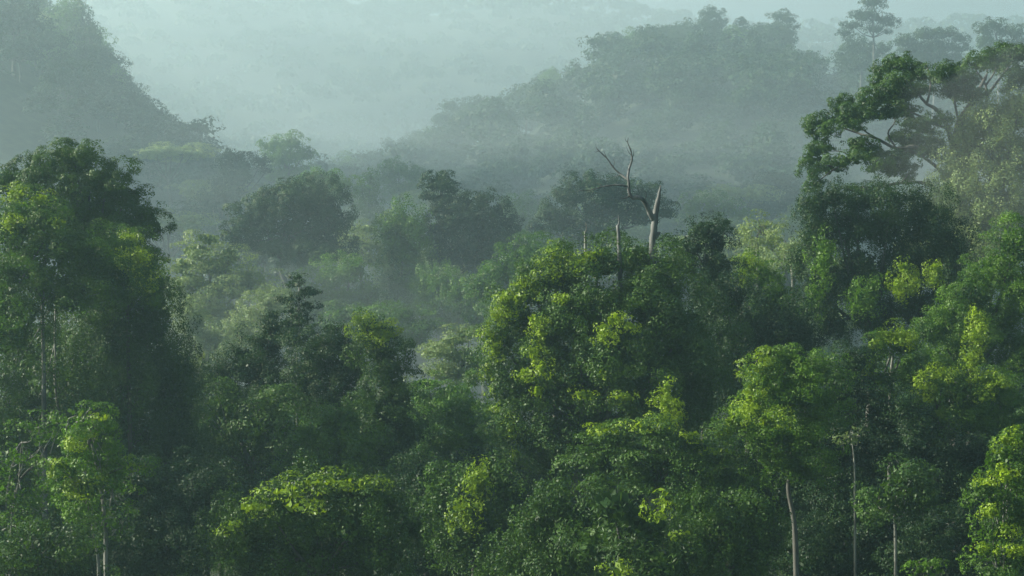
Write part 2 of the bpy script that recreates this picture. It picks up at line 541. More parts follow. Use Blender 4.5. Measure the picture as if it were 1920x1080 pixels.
# --- middle left dark group with the little tiered spire
T("tiered_tree", "slim spire of a tree with tiered sprays and white stem, alone on the dark mound", 186,
  [(560, 519, 16, 7), (548, 534, 18, 7), (571, 544, 18, 7), (557, 557, 24, 9), (574, 572, 22, 9), (549, 584, 22, 9), (572, 599, 25, 10), (554, 613, 27, 11), (560, 638, 38, 18)],
  'tier', 'deep', .20, .5, 12, 'pale', trunk=[(557, 760), (557, 660), (558, 600), (561, 528)], tr=.13, limbs=True)
T("rainforest_tree", "dark knobbly crown stepping down to the left from the slim tiered spire tree", 181,
  [(512, 592, 18, 14), (508, 615, 26, 18), (500, 650, 42, 34), (455, 662, 26, 16), (462, 690, 50, 40), (415, 700, 34, 24), (420, 740, 46, 50), (500, 730, 60, 60)], 'soft', 'deep', .20, .9, 5.2, tr=.4)
T("rainforest_tree", "dark broad crown just right of the slim tiered spire tree", 177,
  [(598, 660, 46, 40), (622, 618, 22, 14), (640, 645, 34, 30), (650, 690, 60, 60), (580, 720, 70, 70), (640, 760, 60, 60)], 'soft', 'deep', .20, .95, 5.2, tr=.4)
T("rainforest_tree", "tall column shaped crown with a sunny yellow green top and thin pale trunk below", 170,
  [(700, 622, 40, 22), (712, 655, 48, 34), (728, 700, 40, 50), (740, 750, 44, 60), (750, 810, 46, 50), (700, 780, 50, 70), (720, 850, 50, 40)],
  'soft', 'glossy', .24, .95, 5.0, 'pale', trunk=[(722, 1080), (722, 900), (719, 820), (712, 660)], tr=.3,
  extra=[('crown_top', 'bright', 'soft', .24, .7, 4.6, [(696, 612, 34, 14, -1), (716, 630, 26, 16, -2), (680, 632, 16, 10, -1)])])  # sunlight on the top given as a lighter leaf colour
T("rainforest_tree", "greyish tree with twiggy sprays sloping down in the dark gap left of the column crown", 172,
  [(430, 780, 70, 50), (510, 790, 60, 60), (460, 850, 80, 60), (395, 830, 50, 60), (540, 850, 50, 60)], 'airy', 'glossy', .25, 1.0, 6, 'pale', tr=.35, core=4)
T("rainforest_tree", "rounded dull green crown below the dark mound at centre left", 160,
  [(640, 790, 50, 36), (600, 830, 60, 50), (670, 850, 60, 50), (560, 880, 60, 40), (640, 900, 70, 40)], 'soft', 'mid', .25, 1.0, 5.0, tr=.35)
T("vine_covered_tree", "bushy crown with sunlit glossy leaves along its top, at the bottom left of centre", 113,
  [(580, 915, 70, 20), (660, 925, 70, 22), (500, 950, 60, 24), (720, 940, 50, 24), (440, 985, 40, 30), (560, 970, 90, 50), (660, 980, 90, 50), (470, 1030, 60, 50), (580, 1050, 110, 60), (700, 1040, 80, 60), (770, 990, 34, 24)],
  'vine', 'glossy', .22, .8, 5.2, tr=.35,
  extra=[('sun_tinted_climber', 'bright', 'tier', .22, .5, 5.5, [(600, 903, 60, 9, -1), (540, 920, 50, 9, -2), (660, 908, 60, 9, -1), (480, 950, 40, 12, -3), (436, 985, 16, 14, -2), (560, 950, 40, 9, -4)])])  # sunlit upper layer, brightened by leaf colour
# --- between the centre groups
T("rainforest_tree", "smaller green crown in the gap between the column crown and the great central mound", 176,
  [(860, 780, 50, 40), (880, 830, 50, 60), (830, 830, 36, 40), (850, 890, 60, 50)], 'soft', 'mid', .25, .95, 5.0, tr=.3)
T("vine_covered_tree", "dark tree hung with large glossy creeper leaves left below the great central mound", 134,
  [(910, 900, 50, 40), (880, 950, 60, 50), (950, 930, 40, 40), (850, 1000, 60, 60), (930, 1020, 70, 60), (820, 930, 40, 50)], 'vine', 'glossy', .29, .8, 4.4, tr=.35,
  extra=[('sun_tinted_climber', 'bright', 'vine', .30, .6, 3.6, [(900, 905, 26, 34, -2), (868, 960, 24, 22, -3)])])
T("rainforest_tree", "shadowed crown low between the bottom bushy crown and the creeper hung tree", 140,
  [(800, 900, 50, 40), (790, 960, 60, 60), (830, 1040, 60, 60), (770, 1040, 60, 60)], 'soft', 'deep', .20, .9, 5, tr=.3)
# --- the great central mound
T("vine_covered_tree", "great rounded mound of climbers right of centre with a dead snag on top", 152,
  [(1120, 495, 60, 34), (1190, 490, 70, 40), (1050, 520, 60, 40), (1000, 545, 50, 36), (965, 580, 42, 44), (940, 640, 32, 44), (1010, 620, 70, 60), (1100, 590, 100, 80),
   (1220, 560, 80, 70), (930, 700, 30, 44), (975, 730, 50, 70), (1060, 700, 90, 90), (1170, 670, 100, 100), (1270, 640, 80, 100), (950, 800, 30, 50), (1010, 820, 60, 60),
   (1100, 800, 90, 70), (1220, 770, 90, 70), (1300, 740, 60, 90), (1040, 870, 60, 40), (1250, 510, 40, 34)],
  'soft', 'glossy', .25, 1.15, 5.2, 'grey', tr=.8, depth=1.1, jit=.9,
  extra=[('sun_tinted_climber', 'bright', 'soft', .25, .85, 4.6, [(948, 570, 22, 22, -3), (930, 655, 12, 20, -2), (975, 560, 20, 12, -4), (1045, 482, 20, 10, -3), (926, 730, 10, 20, -1), (1000, 600, 14, 14, -6), (1085, 492, 22, 8, -4), (1180, 612, 16, 8, -9), (1015, 690, 12, 16, -8), (1130, 700, 10, 14, -9), (960, 552, 26, 18, -2), (938, 590, 18, 22, -2), (928, 630, 14, 20, -1), (990, 532, 24, 12, -3), (1030, 515, 22, 12, -3), (1065, 500, 24, 10, -3), (1110, 478, 26, 8, -3), (918, 690, 12, 24, 0), (1015, 625, 14, 20, -6), (1002, 665, 12, 20, -6), (985, 700, 16, 14, -6), (940, 760, 12, 18, -1), (958, 810, 12, 26, -2), (1010, 735, 12, 14, -7), (965, 855, 10, 16, -2), (1150, 600, 16, 12, -9), (1130, 625, 10, 22, -9), (1095, 740, 22, 12, -8), (1170, 745, 20, 10, -9), (1060, 560, 12, 12, -7)])])  # sunlit left rim and top of the mound painted in bright leaves
T("rainforest_tree", "small pointed leafy crown rising at the upper left shoulder of the great central mound", 156,
  [(1042, 475, 26, 16), (1030, 492, 26, 18), (1062, 490, 28, 18), (1040, 520, 36, 24)], 'soft', 'bright', .25, .7, 4.6, tr=.3)
T("rainforest_tree", "dark round crown on the skyline just right of the dead snag", 176,
  [(1325, 432, 32, 26), (1340, 455, 28, 30), (1300, 460, 34, 30), (1285, 490, 36, 34), (1340, 500, 40, 40), (1362, 418, 9, 9), (1330, 560, 50, 60)], 'soft', 'deep', .20, .75, 5.5, tr=.35)
T("vine_covered_tree", "dark shaded flank joining the central mound to the right hand trees", 168,
  [(1360, 560, 50, 50), (1400, 640, 70, 70), (1350, 680, 60, 80), (1450, 620, 60, 60), (1390, 740, 60, 60), (1490, 640, 50, 60)], 'vine', 'deep', .21, 1.0, 4.8, tr=.45)


T("vine_covered_tree", "shaded creeper covered tree between the sunlit dome's bare trunk and the great mound", 143,
  [(1400, 880, 60, 50), (1350, 930, 60, 50), (1430, 940, 50, 60), (1380, 990, 70, 60), (1310, 880, 50, 40)], 'vine', 'deep', .2, .85, 5, tr=.3)


def snag():
    Y = 152
    root = bpy.data.objects.new("dead_tree", None)
    b = at(1224, 640, Y); gz = float(ground_z(b[0], Y)); org = np.array([b[0], Y, gz])
    root.location = org
    COL.objects.link(root)
    tag(root, "bare dead snag with one crooked white branch, rising above the great central mound", "tree")
    A = lambda px, py, dy=0: at(px, py, Y + dy) - org
    t = Tubes()
    t.add([np.array([0, 0, -1.]), A(1222, 640), A(1224, 520), A(1223, 470), A(1226, 430), A(1229, 400), A(1235, 370), A(1239, 347)], [.55, .42, .32, .28, .26, .23, .16, .04], sides=10, sub=5, rough=.10, seed=3)
    t.add([A(1229, 445), A(1234, 438), A(1238, 436, -.2)], [.2, .16, .05], sides=7, seed=6)
    link("trunk", t.mesh("trunk", BARK['dead']), root)
    t = Tubes()
    t.add([A(1225, 412), A(1217, 396, -.4), A(1208, 378, -.8), A(1198, 370, -1), A(1187, 371, -1), A(1180, 362, -1), A(1179, 345, -.8), A(1177, 328, -.6)], [.22, .20, .17, .16, .15, .13, .11, .08], sides=8, sub=4, rough=.08, seed=4)
    br = link("branch", t.mesh("branch", BARK['dead']), root)
    for pts, r in (([A(1177, 332, -.6), A(1180, 315), A(1185, 300), A(1183, 283), A(1177, 268), A(1178, 258)], .11),
                   ([A(1178, 338, -.6), A(1165, 328), A(1150, 314), A(1138, 297), A(1122, 282), A(1118, 276)], .10),
                   ([A(1179, 350, -.8), A(1160, 347, -1), A(1135, 349, -1.2), A(1108, 356, -1.4), A(1086, 357, -1.5)], .08),
                   ([A(1183, 300), A(1188, 290), A(1187, 280)], .05), ([A(1184, 292), A(1178, 284), A(1174, 274)], .035), ([A(1150, 314), A(1152, 304), A(1149, 297)], .035), ([A(1165, 328), A(1156, 330), A(1150, 335)], .035), ([A(1130, 349, -1.2), A(1120, 344, -1), A(1112, 345, -1)], .03), ([A(1208, 378, -.8), A(1212, 366, -1), A(1210, 358, -1)], .05), ([A(1178, 268), A(1173, 263), A(1172, 257)], .03), ([A(1123, 283), A(1117, 285), A(1112, 283)], .03), ([A(1138, 297), A(1132, 283, .2)], .04), ([A(1183, 367, -1), A(1170, 372, -1.3), A(1160, 371, -1.5)], .06)):
        t = Tubes()
        t.add(pts, [r * (1 - .8 * i / (len(pts) - 1)) for i in range(len(pts))], sides=6, sub=3, seed=9)
        link("twig", t.mesh("twig", BARK['dead']), br)


snag()


def stub(label, Y, pts, rad, bark='dead'):
    root = bpy.data.objects.new("tree_stump", None)
    b = at(pts[0][0], 700, Y); org = np.array([b[0], Y, float(ground_z(b[0], Y))])
    root.location = org
    COL.objects.link(root)
    tag(root, label, "tree stump")
    P = [np.array([0, 0, -1.])] + [at(px, py, Y) - org for px, py in pts]
    t = Tubes(); n = len(P)
    t.add(P, [rad * (1.7 - .9 * i / (n - 1)) for i in range(n)], sides=8, rough=.1, seed=12)
    link("trunk", t.mesh("trunk", BARK[bark]), root)
    t = Tubes()
    t.add([P[-1] - np.array([0, 0, .3]), P[-1] + np.array([.12, 0, .3]), P[-1] + np.array([.05, 0, .75])], [rad * .7, rad * .35, .03], sides=6, seed=2)
    link("splinter", t.mesh("splinter", BARK[bark]), root)


stub("short broken grey stump poking out of the mound left of the dead snag", 150, [(1163, 640), (1161, 470), (1158, 422)], .15)
stub("thin white bare stem in front of the broad hazy tree, left of the mound top", 157, [(1099, 640), (1098, 475), (1097, 434)], .11, 'pale')
# --- layered tree in front of the mound
T("layered_tree", "tree with flat layered sprays of fine leaves spread in front of the great mound", 129,
  [(1150, 822, 60, 16), (1225, 805, 60, 18), (1290, 830, 60, 18), (1340, 860, 50, 18), (1180, 850, 80, 26), (1270, 870, 90, 28), (1360, 900, 50, 26), (1120, 870, 50, 30), (1230, 900, 100, 30)],
  'tier', 'glossy', .20, .7, 6.5, tr=.3, core=2.5,
  extra=[('sprays', 'bright', 'tier', .2, .5, 5, [(1140, 808, 40, 8, -1), (1210, 795, 40, 8, -2), (1300, 815, 40, 8, -2), (1345, 845, 30, 8, -2)])])
T("slender_tree", "narrow upright sunlit spire of leaves sticking up from the layered sprays", 131,
  [(1250, 728, 11, 18), (1250, 758, 16, 22), (1246, 790, 24, 22)], 'soft', 'bright', .22, .55, 4.5, tr=.12)
# --- bottom centre
T("vine_covered_tree", "creeper hung dark tree at the bottom centre beneath the layered sprays", 117,
  [(1040, 940, 50, 40), (1010, 1000, 60, 50), (1100, 980, 60, 50), (1050, 1060, 90, 60), (960, 1060, 50, 50)], 'vine', 'glossy', .24, .8, 4.8, tr=.3)
T("fronded_tree", "tree with long drooping feathery fronds at the bottom, under the layered sprays", 112,
  [(1150, 950, 60, 40), (1210, 990, 60, 50), (1130, 1030, 70, 50), (1220, 1060, 80, 50)], 'frond', 'glossy', .34, .9, 7, tr=.3, core=1.5,
  extra=[('sprays', 'bright', 'airy', .22, .45, 5, [(1235, 930, 20, 22, -2), (1245, 955, 24, 18, -3), (1160, 1066, 26, 14, -4), (1285, 1000, 16, 10, -2)])])
T("vine_covered_tree", "shaded leafy tree at the bottom, left of the thick bare trunk", 118,
  [(1310, 950, 60, 40), (1360, 1000, 60, 60), (1300, 1040, 70, 60), (1410, 1050, 50, 50), (1420, 960, 44, 40)], 'vine', 'glossy', .23, .8, 4.8, tr=.3)
# --- tree with sunny left side and thick trunk
T("emergent_tree", "domed tree with a bright sunlit left side above a long thick bare trunk, lower right", 131,
  [(1480, 680, 50, 26), (1500, 880, 50, 30), (1450, 860, 40, 30), (1435, 705, 34, 30), (1520, 700, 50, 40), (1470, 740, 60, 50), (1420, 760, 34, 34), (1385, 795, 40, 26), (1360, 815, 22, 16), (1530, 770, 50, 60), (1440, 810, 60, 40), (1500, 830, 60, 44), (1470, 870, 34, 20)],
  'soft', 'mid', .19, .85, 5.2, 'grey', trunk=[(1494, 1330), (1493, 1080), (1489, 980), (1478, 915), (1484, 860), (1480, 740)], tr=.23,
  extra=[('crown_edge', 'bright', 'soft', .22, .6, 4.6, [(1430, 690, 26, 16, -1), (1408, 735, 16, 26, -1), (1440, 660, 24, 10, 0), (1375, 790, 22, 14, -2), (1350, 812, 16, 12, -1), (1440, 790, 26, 16, -5), (1402, 770, 20, 14, -3)])])  # sunlit left side, its light put into the leaf colour
T("rainforest_tree", "dim crown just right of the sunlit dome, behind its trunk", 142,
  [(1580, 740, 50, 60), (1570, 820, 60, 70), (1545, 900, 60, 60), (1600, 680, 34, 30)], 'soft', 'deep', .20, 1.0, 5, tr=.35)
T("slender_tree", "thin bare pole of a tree with a tiny leafy tip, right of the sunlit dome", 126,
  [(1592, 812, 14, 8), (1584, 824, 12, 9), (1602, 822, 10, 8)], 'airy', 'pale', .2, .35, 6, 'pale', trunk=[(1603, 1250), (1603, 965), (1602, 870), (1596, 818)], tr=.10, limbs=False)
T("rainforest_tree", "round dull green crown low on the right with a thin pale stem beneath", 123,
  [(1700, 875, 36, 22), (1690, 910, 60, 34), (1650, 935, 40, 24), (1735, 930, 44, 26), (1690, 950, 60, 26)], 'airy', 'glossy', .21, .7, 6.5, 'pale', trunk=[(1679, 1250), (1679, 1020), (1678, 960), (1690, 890)], tr=.13, core=3)
T("rainforest_tree", "sunlit leafy crown split by a short white trunk, under the hanging curtain of vines", 152,
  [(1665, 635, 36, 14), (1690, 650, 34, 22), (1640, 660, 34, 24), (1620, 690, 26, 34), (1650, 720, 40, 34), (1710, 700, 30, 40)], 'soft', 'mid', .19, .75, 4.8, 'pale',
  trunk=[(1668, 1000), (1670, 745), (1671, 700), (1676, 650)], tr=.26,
  extra=[('crown_top', 'bright', 'soft', .22, .55, 4.5, [(1665, 628, 30, 10, -2), (1690, 636, 24, 12, -3), (1648, 645, 18, 10, -2), (1620, 690, 12, 18, -2)])])  # sun on the crown top painted by leaf colour
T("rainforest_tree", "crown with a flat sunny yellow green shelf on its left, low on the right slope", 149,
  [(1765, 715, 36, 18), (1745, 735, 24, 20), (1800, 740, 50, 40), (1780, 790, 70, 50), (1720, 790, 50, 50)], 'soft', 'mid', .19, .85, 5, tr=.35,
  extra=[('crown_top', 'bright', 'soft', .22, .5, 5, [(1762, 706, 28, 9, -2), (1740, 725, 18, 12, -2), (1734, 745, 9, 12, -2)])])  # sunny shelf, brightness put into its leaves
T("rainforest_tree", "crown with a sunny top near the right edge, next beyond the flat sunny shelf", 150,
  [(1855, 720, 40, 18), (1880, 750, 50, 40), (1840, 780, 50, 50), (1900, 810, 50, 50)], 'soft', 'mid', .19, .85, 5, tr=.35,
  extra=[('crown_top', 'bright', 'soft', .22, .5, 5, [(1850, 712, 30, 9, -2), (1872, 722, 24, 10, -3), (1845, 745, 14, 12, -4)])])  # sunny top, lit tone carried by the leaf colour
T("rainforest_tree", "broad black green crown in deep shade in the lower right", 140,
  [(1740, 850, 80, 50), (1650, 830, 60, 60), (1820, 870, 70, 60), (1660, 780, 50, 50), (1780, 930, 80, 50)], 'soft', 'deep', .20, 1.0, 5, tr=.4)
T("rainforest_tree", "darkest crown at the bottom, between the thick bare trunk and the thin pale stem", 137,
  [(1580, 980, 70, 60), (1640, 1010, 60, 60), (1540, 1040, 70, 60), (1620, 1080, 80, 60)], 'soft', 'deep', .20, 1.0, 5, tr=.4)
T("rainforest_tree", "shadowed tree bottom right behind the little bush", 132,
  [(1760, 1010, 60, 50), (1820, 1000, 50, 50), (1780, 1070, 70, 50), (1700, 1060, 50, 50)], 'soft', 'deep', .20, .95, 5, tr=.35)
T("young_tree", "bright bushy tree in the bottom right corner", 111,
  [(1905, 830, 26, 24), (1890, 855, 30, 20), (1862, 865, 22, 16), (1905, 900, 40, 36), (1850, 915, 32, 20), (1860, 950, 30, 24), (1915, 960, 36, 34), (1880, 1000, 40, 30), (1850, 1030, 26, 16), (1910, 1050, 60, 36), (1870, 1075, 40, 20)],
  'soft', 'mid', .21, .7, 5.5, 'pale', tr=.2, core=1.0,
  extra=[('crown_edge', 'bright', 'soft', .2, .55, 5, [(1890, 825, 22, 16, -1), (1885, 890, 20, 16, -2), (1850, 905, 20, 10, -1), (1862, 960, 18, 14, -1.5), (1885, 990, 20, 14, -2), (1845, 1030, 16, 10, -1), (1900, 1035, 24, 14, -2)])])  # sunlit left edge painted with brighter leaves
T("leafy_bush", "small solitary bush tip poking up at the bottom right", 106,
  [(1742, 1056, 24, 10), (1728, 1068, 20, 10), (1755, 1072, 26, 14), (1740, 1090, 34, 20)], 'airy', 'mid', .2, .45, 6, tr=.1, core=2)
# --- right hand slope
T("vine_covered_tree", "even green sloping crown running up to the right edge, under the fogged giant", 168,
  [(1905, 460, 44, 50), (1870, 510, 46, 46), (1920, 550, 60, 80), (1830, 545, 46, 44), (1790, 585, 44, 40), (1860, 610, 70, 60), (1750, 620, 36, 36), (1810, 660, 50, 50), (1910, 670, 60, 60), (1765, 685, 50, 50, 3), (1705, 700, 50, 50, 4)],
  'soft', 'mid', .20, .95, 5, tr=.5,
  extra=[('sun_tinted_climber', 'bright', 'vine', .24, .6, 4.5, [(1829, 590, 9, 18, -6), (1832, 630, 12, 26, -6), (1822, 675, 20, 18, -7)])])  # bright vine, its yellow-green partly sunlight put into the colour
T("vine_covered_tree", "dark tree curtained with hanging vines, beneath the open spreading limbs on the right", 184,
  [(1530, 385, 36, 28), (1560, 372, 40, 22), (1610, 380, 46, 26), (1670, 375, 50, 24), (1530, 440, 30, 60), (1590, 430, 50, 50), (1660, 430, 60, 50), (1545, 530, 34, 60), (1610, 510, 60, 60),
   (1690, 500, 60, 60), (1560, 610, 40, 40), (1640, 590, 60, 50), (1730, 420, 50, 60), (1500, 500, 14, 40), (1770, 470, 50, 60), (1780, 540, 50, 50), (1720, 580, 50, 50), (1790, 600, 50, 50)],
  'vine', 'deep', .21, .95, 5, 'grey', tr=.55,
  extra=[('sun_tinted_climber', 'bright', 'vine', .26, .6, 4.2, [(1694, 500, 12, 12, -7), (1686, 540, 18, 22, -8), (1710, 530, 12, 20, -7), (1750, 515, 11, 24, -6), (1755, 505, 9, 18, -7)]),  # lighter vines, with sunlight also tinted into their leaves
         ('creeper', 'mid', 'vine', .25, .6, 4.2, [(1545, 480, 20, 50, -4), (1525, 560, 14, 40, -3), (1640, 540, 20, 20, -7), (1620, 560, 30, 30, -7)])])
T("rainforest_tree", "leafy crown with a bright yellow left edge below the pale airy tree", 188,
  [(1405, 500, 24, 22), (1430, 520, 30, 26), (1395, 540, 20, 22), (1450, 560, 40, 40), (1410, 590, 36, 40), (1480, 590, 30, 40)], 'soft', 'mid', .25, .8, 4.8, tr=.3,
  extra=[('crown_edge', 'bright', 'soft', .25, .55, 5, [(1400, 492, 18, 14, -3), (1392, 515, 12, 16, -3), (1386, 542, 14, 12, -3), (1384, 632, 20, 7, -6)])])  # sunlit left edge, light painted as bright leaf colour
T("branchy_tree", "pale airy tree with white forking branches between the dark skyline crown and the curtain", 232,
  [(1430, 425, 40, 18), (1410, 445, 34, 22), (1450, 450, 40, 22), (1425, 475, 50, 26)], 'airy', 'pale', .24, .6, 3.2, 'pale',
  trunk=[(1422, 620), (1420, 475), (1418, 450), (1430, 420)], tr=.26, core=0)
T("branchy_tree", "smaller pale tree with a crooked white fork, next to the curtain of vines", 226,
  [(1485, 455, 26, 22), (1470, 485, 34, 24), (1500, 490, 20, 24)], 'airy', 'pale', .24, .6, 3.4, 'pale',
  trunk=[(1487, 620), (1486, 510), (1478, 490), (1470, 470)], tr=.26, core=0)


def spreading_giant():
    Y = 198
    s = K * Y
    root = bpy.data.objects.new("emergent_tree", None)
    b = at(1800, 600, Y); org = np.array([b[0], Y, float(ground_z(b[0], Y))])
    root.location = org
    COL.objects.link(root)
    tag(root, "giant open tree at the right with long curving limbs carrying flat cloudlike clumps", "tree")
    A = lambda px, py, dy=0: at(px, py, Y + dy) - org
    pf = [(1520, 242, 16, 20), (1538, 232, 16, 12), (1552, 246, 18, 12), (1580, 196, 20, 15), (1575, 222, 20, 12), (1600, 212, 22, 15), (1595, 235, 16, 10), (1630, 190, 24, 14), (1622, 215, 24, 14), (1655, 178, 26, 14),
          (1665, 128, 18, 14), (1690, 124, 24, 15), (1710, 138, 14, 14), (1652, 152, 16, 10), (1685, 152, 22, 12), (1690, 180, 30, 16), (1725, 165, 26, 15), (1655, 215, 28, 12), (1690, 210, 22, 14), (1700, 232, 14, 10),
          (1758, 145, 26, 16), (1785, 130, 20, 10), (1785, 170, 28, 20), (1810, 150, 22, 18), (1835, 122, 22, 12), (1855, 108, 22, 12), (1885, 98, 24, 12), (1912, 106, 22, 14), (1875, 128, 22, 14), (1905, 150, 26, 20), (1825, 180, 22, 14),
          (1528, 285, 18, 12), (1545, 278, 20, 9), (1520, 300, 12, 8), (1522, 322, 13, 13), (1528, 345, 14, 12), (1552, 315, 20, 8), (1575, 308, 16, 7), (1610, 272, 22, 13), (1596, 296, 22, 8), (1630, 292, 24, 12), (1648, 310, 20, 10),
          (1672, 300, 20, 12), (1690, 316, 22, 12), (1700, 286, 22, 12), (1690, 262, 20, 9), (1668, 324, 12, 10), (1702, 334, 14, 8), (1732, 240, 20, 14), (1728, 262, 24, 12), (1755, 228, 16, 10), (1745, 285, 24, 18), (1600, 352, 16, 5), (1635, 360, 20, 7)]
    W = []
    rs = np.random.RandomState(77)
    for px, py, rx, ry in pf:
        dy = rs.uniform(-5, 5)
        W.append(np.concatenate([A(px, py, dy), [rx * s * 1.0, rx * s * 1.05, ry * s * .98]]))
        for _ in range(2):
            d = norm(rs.randn(3)); f = rs.uniform(.35, .6)
            W.append(np.concatenate([W[-1 - _][:3] + d * np.array([rx, rx, ry]) * s * 1.15, [rx * s * f, rx * s * f, ry * s * f]]))
    W = np.array(W)
    V = leaves_for(W, 'puff', .24, .7, 7.0, 771)
    link("crown", quads_mesh("crown", V, LEAF['glossy']), root)
    COUNT['faces'] += len(V)
    t = Tubes()
    t.add([np.array([0, 0, -1.]), A(1802, 520), A(1800, 420), A(1795, 340), A(1790, 290), A(1800, 230), A(1830, 180), A(1850, 140)], [1.3, 1.0, .85, .72, .55, .38, .26, .12], sides=10, sub=4, seed=31)
    link("trunk", t.mesh("trunk", BARK['grey']), root)
    limbs = [([(1792, 300), (1775, 235), (1755, 205), (1738, 195), (1720, 175), (1695, 150)], .34),
             ([(1738, 195), (1745, 160), (1738, 125), (1722, 118), (1712, 130)], .16),
             ([(1790, 310), (1750, 290), (1715, 275), (1680, 278), (1640, 258), (1610, 250), (1590, 232)], .32),
             ([(1750, 232), (1725, 218), (1705, 210), (1680, 205)], .2), ([(1775, 240), (1750, 232), (1735, 222)], .2),
             ([(1640, 258), (1615, 240), (1600, 215)], .13), ([(1680, 278), (1665, 250), (1678, 228), (1672, 205)], .14),
             ([(1790, 345), (1740, 300), (1700, 282), (1650, 290), (1600, 300), (1560, 320), (1535, 340)], .24),
             ([(1600, 300), (1580, 285), (1550, 283)], .1), ([(1560, 312), (1540, 310), (1522, 322)], .08),
             ([(1790, 380), (1740, 345), (1690, 343), (1640, 352), (1600, 358), (1585, 350)], .26), ([(1690, 343), (1700, 330), (1705, 318)], .09), ([(1640, 352), (1610, 352), (1596, 375)], .09),
             ([(1850, 190), (1848, 160), (1832, 135), (1822, 122)], .2), ([(1848, 160), (1862, 140), (1868, 125)], .16), ([(1848, 150), (1852, 130), (1850, 118)], .12),
             ([(1610, 250), (1575, 240), (1545, 242)], .12), ([(1700, 282), (1690, 300), (1672, 312)], .11), ([(1800, 240), (1790, 190), (1790, 150)], .18), ([(1850, 180), (1880, 140), (1900, 115)], .2)]
    for k, (p, r) in enumerate(limbs):
        t = Tubes()
        q = [A(x, y, rs.uniform(-1.0, 1.0) if i else 0) for i, (x, y) in enumerate(p)]
        t.add(q, [r * .8 * (1 - .7 * i / (len(q) - 1)) for i in range(len(q))], sides=6, sub=4, seed=k)
        link("branch", t.mesh("branch", BARK['grey']), root)


spreading_giant()
T("vine_covered_tree", "fogged giant at the upper right edge, veiled in creepers and mist", 193,
  [(1860, 230, 60, 50), (1910, 210, 50, 50), (1820, 270, 50, 50), (1890, 300, 70, 70), (1800, 330, 50, 50), (1770, 380, 50, 40), (1850, 380, 70, 60), (1910, 400, 60, 60), (1780, 450, 60, 50), (1850, 460, 60, 50), (1730, 480, 50, 50)],
  'vine', 'pale', .28, 1.0, 4.8, 'grey', tr=.7)
# --- middle distance
T("emergent_tree", "hazy tree with a big round cauliflower crown on a curved trunk, left of centre", 345,
  [(585, 378, 54, 42), (540, 376, 46, 36), (618, 408, 38, 44), (495, 390, 42, 30), (462, 418, 32, 30), (500, 425, 36, 28), (560, 430, 56, 48), (606, 450, 46, 44), (442, 446, 18, 34), (520, 465, 44, 30), (580, 482, 54, 28), (476, 456, 26, 20)],
  'puff', 'deep', .36, 1.5, 6, 'grey', trunk=[(555, 700), (545, 560), (527, 510), (528, 485), (545, 440)], tr=.6, depth=1.0)
T("vine_covered_tree", "hazy upright column of creepers with a pale sunny left edge, near the centre", 345,
  [(752, 415, 24, 24), (740, 440, 30, 40), (770, 450, 34, 50), (750, 500, 40, 50), (780, 530, 44, 60), (740, 550, 34, 40)], 'vine', 'mid', .42, 1.5, 5, tr=.5, depth=1.0,
  extra=[('sun_tinted_climber', 'pale', 'vine', .42, 1.1, 4.5, [(728, 500, 14, 40, -2), (718, 540, 14, 30, -3), (705, 565, 16, 12, -3), (735, 420, 18, 18, -2)])])  # sunny left edge of the column, painted with paler leaves
T("emergent_tree", "hazy slender tree topped by a small umbrella crown, its thin white trunk showing", 352,
  [(824, 338, 24, 14), (812, 350, 20, 12), (838, 352, 22, 14), (806, 370, 18, 7), (832, 374, 30, 14), (828, 398, 28, 20), (845, 425, 30, 30), (815, 440, 24, 30), (838, 480, 34, 30)],
  'puff', 'deep', .38, 1.1, 6, 'pale', trunk=[(838, 700), (838, 540), (838, 450), (828, 345)], tr=.42, depth=1.0)
T("emergent_tree", "hazy dense crown with lumpy top standing against the small umbrella crown", 360,
  [(872, 385, 26, 24), (905, 378, 22, 20), (890, 410, 40, 34), (928, 402, 24, 24), (948, 425, 20, 30), (910, 450, 50, 50), (950, 470, 30, 44), (880, 480, 50, 50), (920, 520, 50, 50), (870, 400, 24, 30)],
  'puff', 'deep', .40, 1.5, 5.6, tr=.6, depth=1.0)
T("emergent_tree", "broad low umbrella of a hazy tree behind the dead snag", 392,
  [(1110, 350, 50, 22), (1070, 370, 36, 24), (1150, 365, 46, 26), (1205, 372, 34, 26), (1130, 395, 60, 30), (1200, 405, 40, 26), (1245, 398, 26, 14), (1032, 405, 28, 18), (1060, 420, 44, 30), (1110, 440, 50, 40), (1010, 430, 16, 16)],
  'puff', 'deep', .42, 1.6, 5.6, 'pale', tr=.7, depth=1.0)
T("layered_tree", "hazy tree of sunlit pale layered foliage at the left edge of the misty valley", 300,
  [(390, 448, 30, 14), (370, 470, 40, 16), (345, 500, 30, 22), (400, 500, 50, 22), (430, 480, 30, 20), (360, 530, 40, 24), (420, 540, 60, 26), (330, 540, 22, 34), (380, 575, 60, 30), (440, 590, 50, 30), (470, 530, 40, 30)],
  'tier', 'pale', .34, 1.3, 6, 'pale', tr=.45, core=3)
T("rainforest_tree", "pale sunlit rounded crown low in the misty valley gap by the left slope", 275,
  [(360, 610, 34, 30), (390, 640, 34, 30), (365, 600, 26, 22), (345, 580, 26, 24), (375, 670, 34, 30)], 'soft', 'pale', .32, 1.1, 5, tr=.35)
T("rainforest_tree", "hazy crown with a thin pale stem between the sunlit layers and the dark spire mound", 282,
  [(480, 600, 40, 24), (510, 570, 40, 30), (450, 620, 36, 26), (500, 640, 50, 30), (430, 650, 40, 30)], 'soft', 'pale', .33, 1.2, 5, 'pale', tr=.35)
T("layered_tree", "brownish flat feathery tree between the round cauliflower crown and the creeper column", 375,
  [(680, 430, 40, 12), (650, 450, 40, 14), (690, 460, 44, 14), (660, 480, 50, 18), (700, 490, 30, 18)], 'tier', 'pale', .42, 1.5, 5.5, tr=.4, core=3)
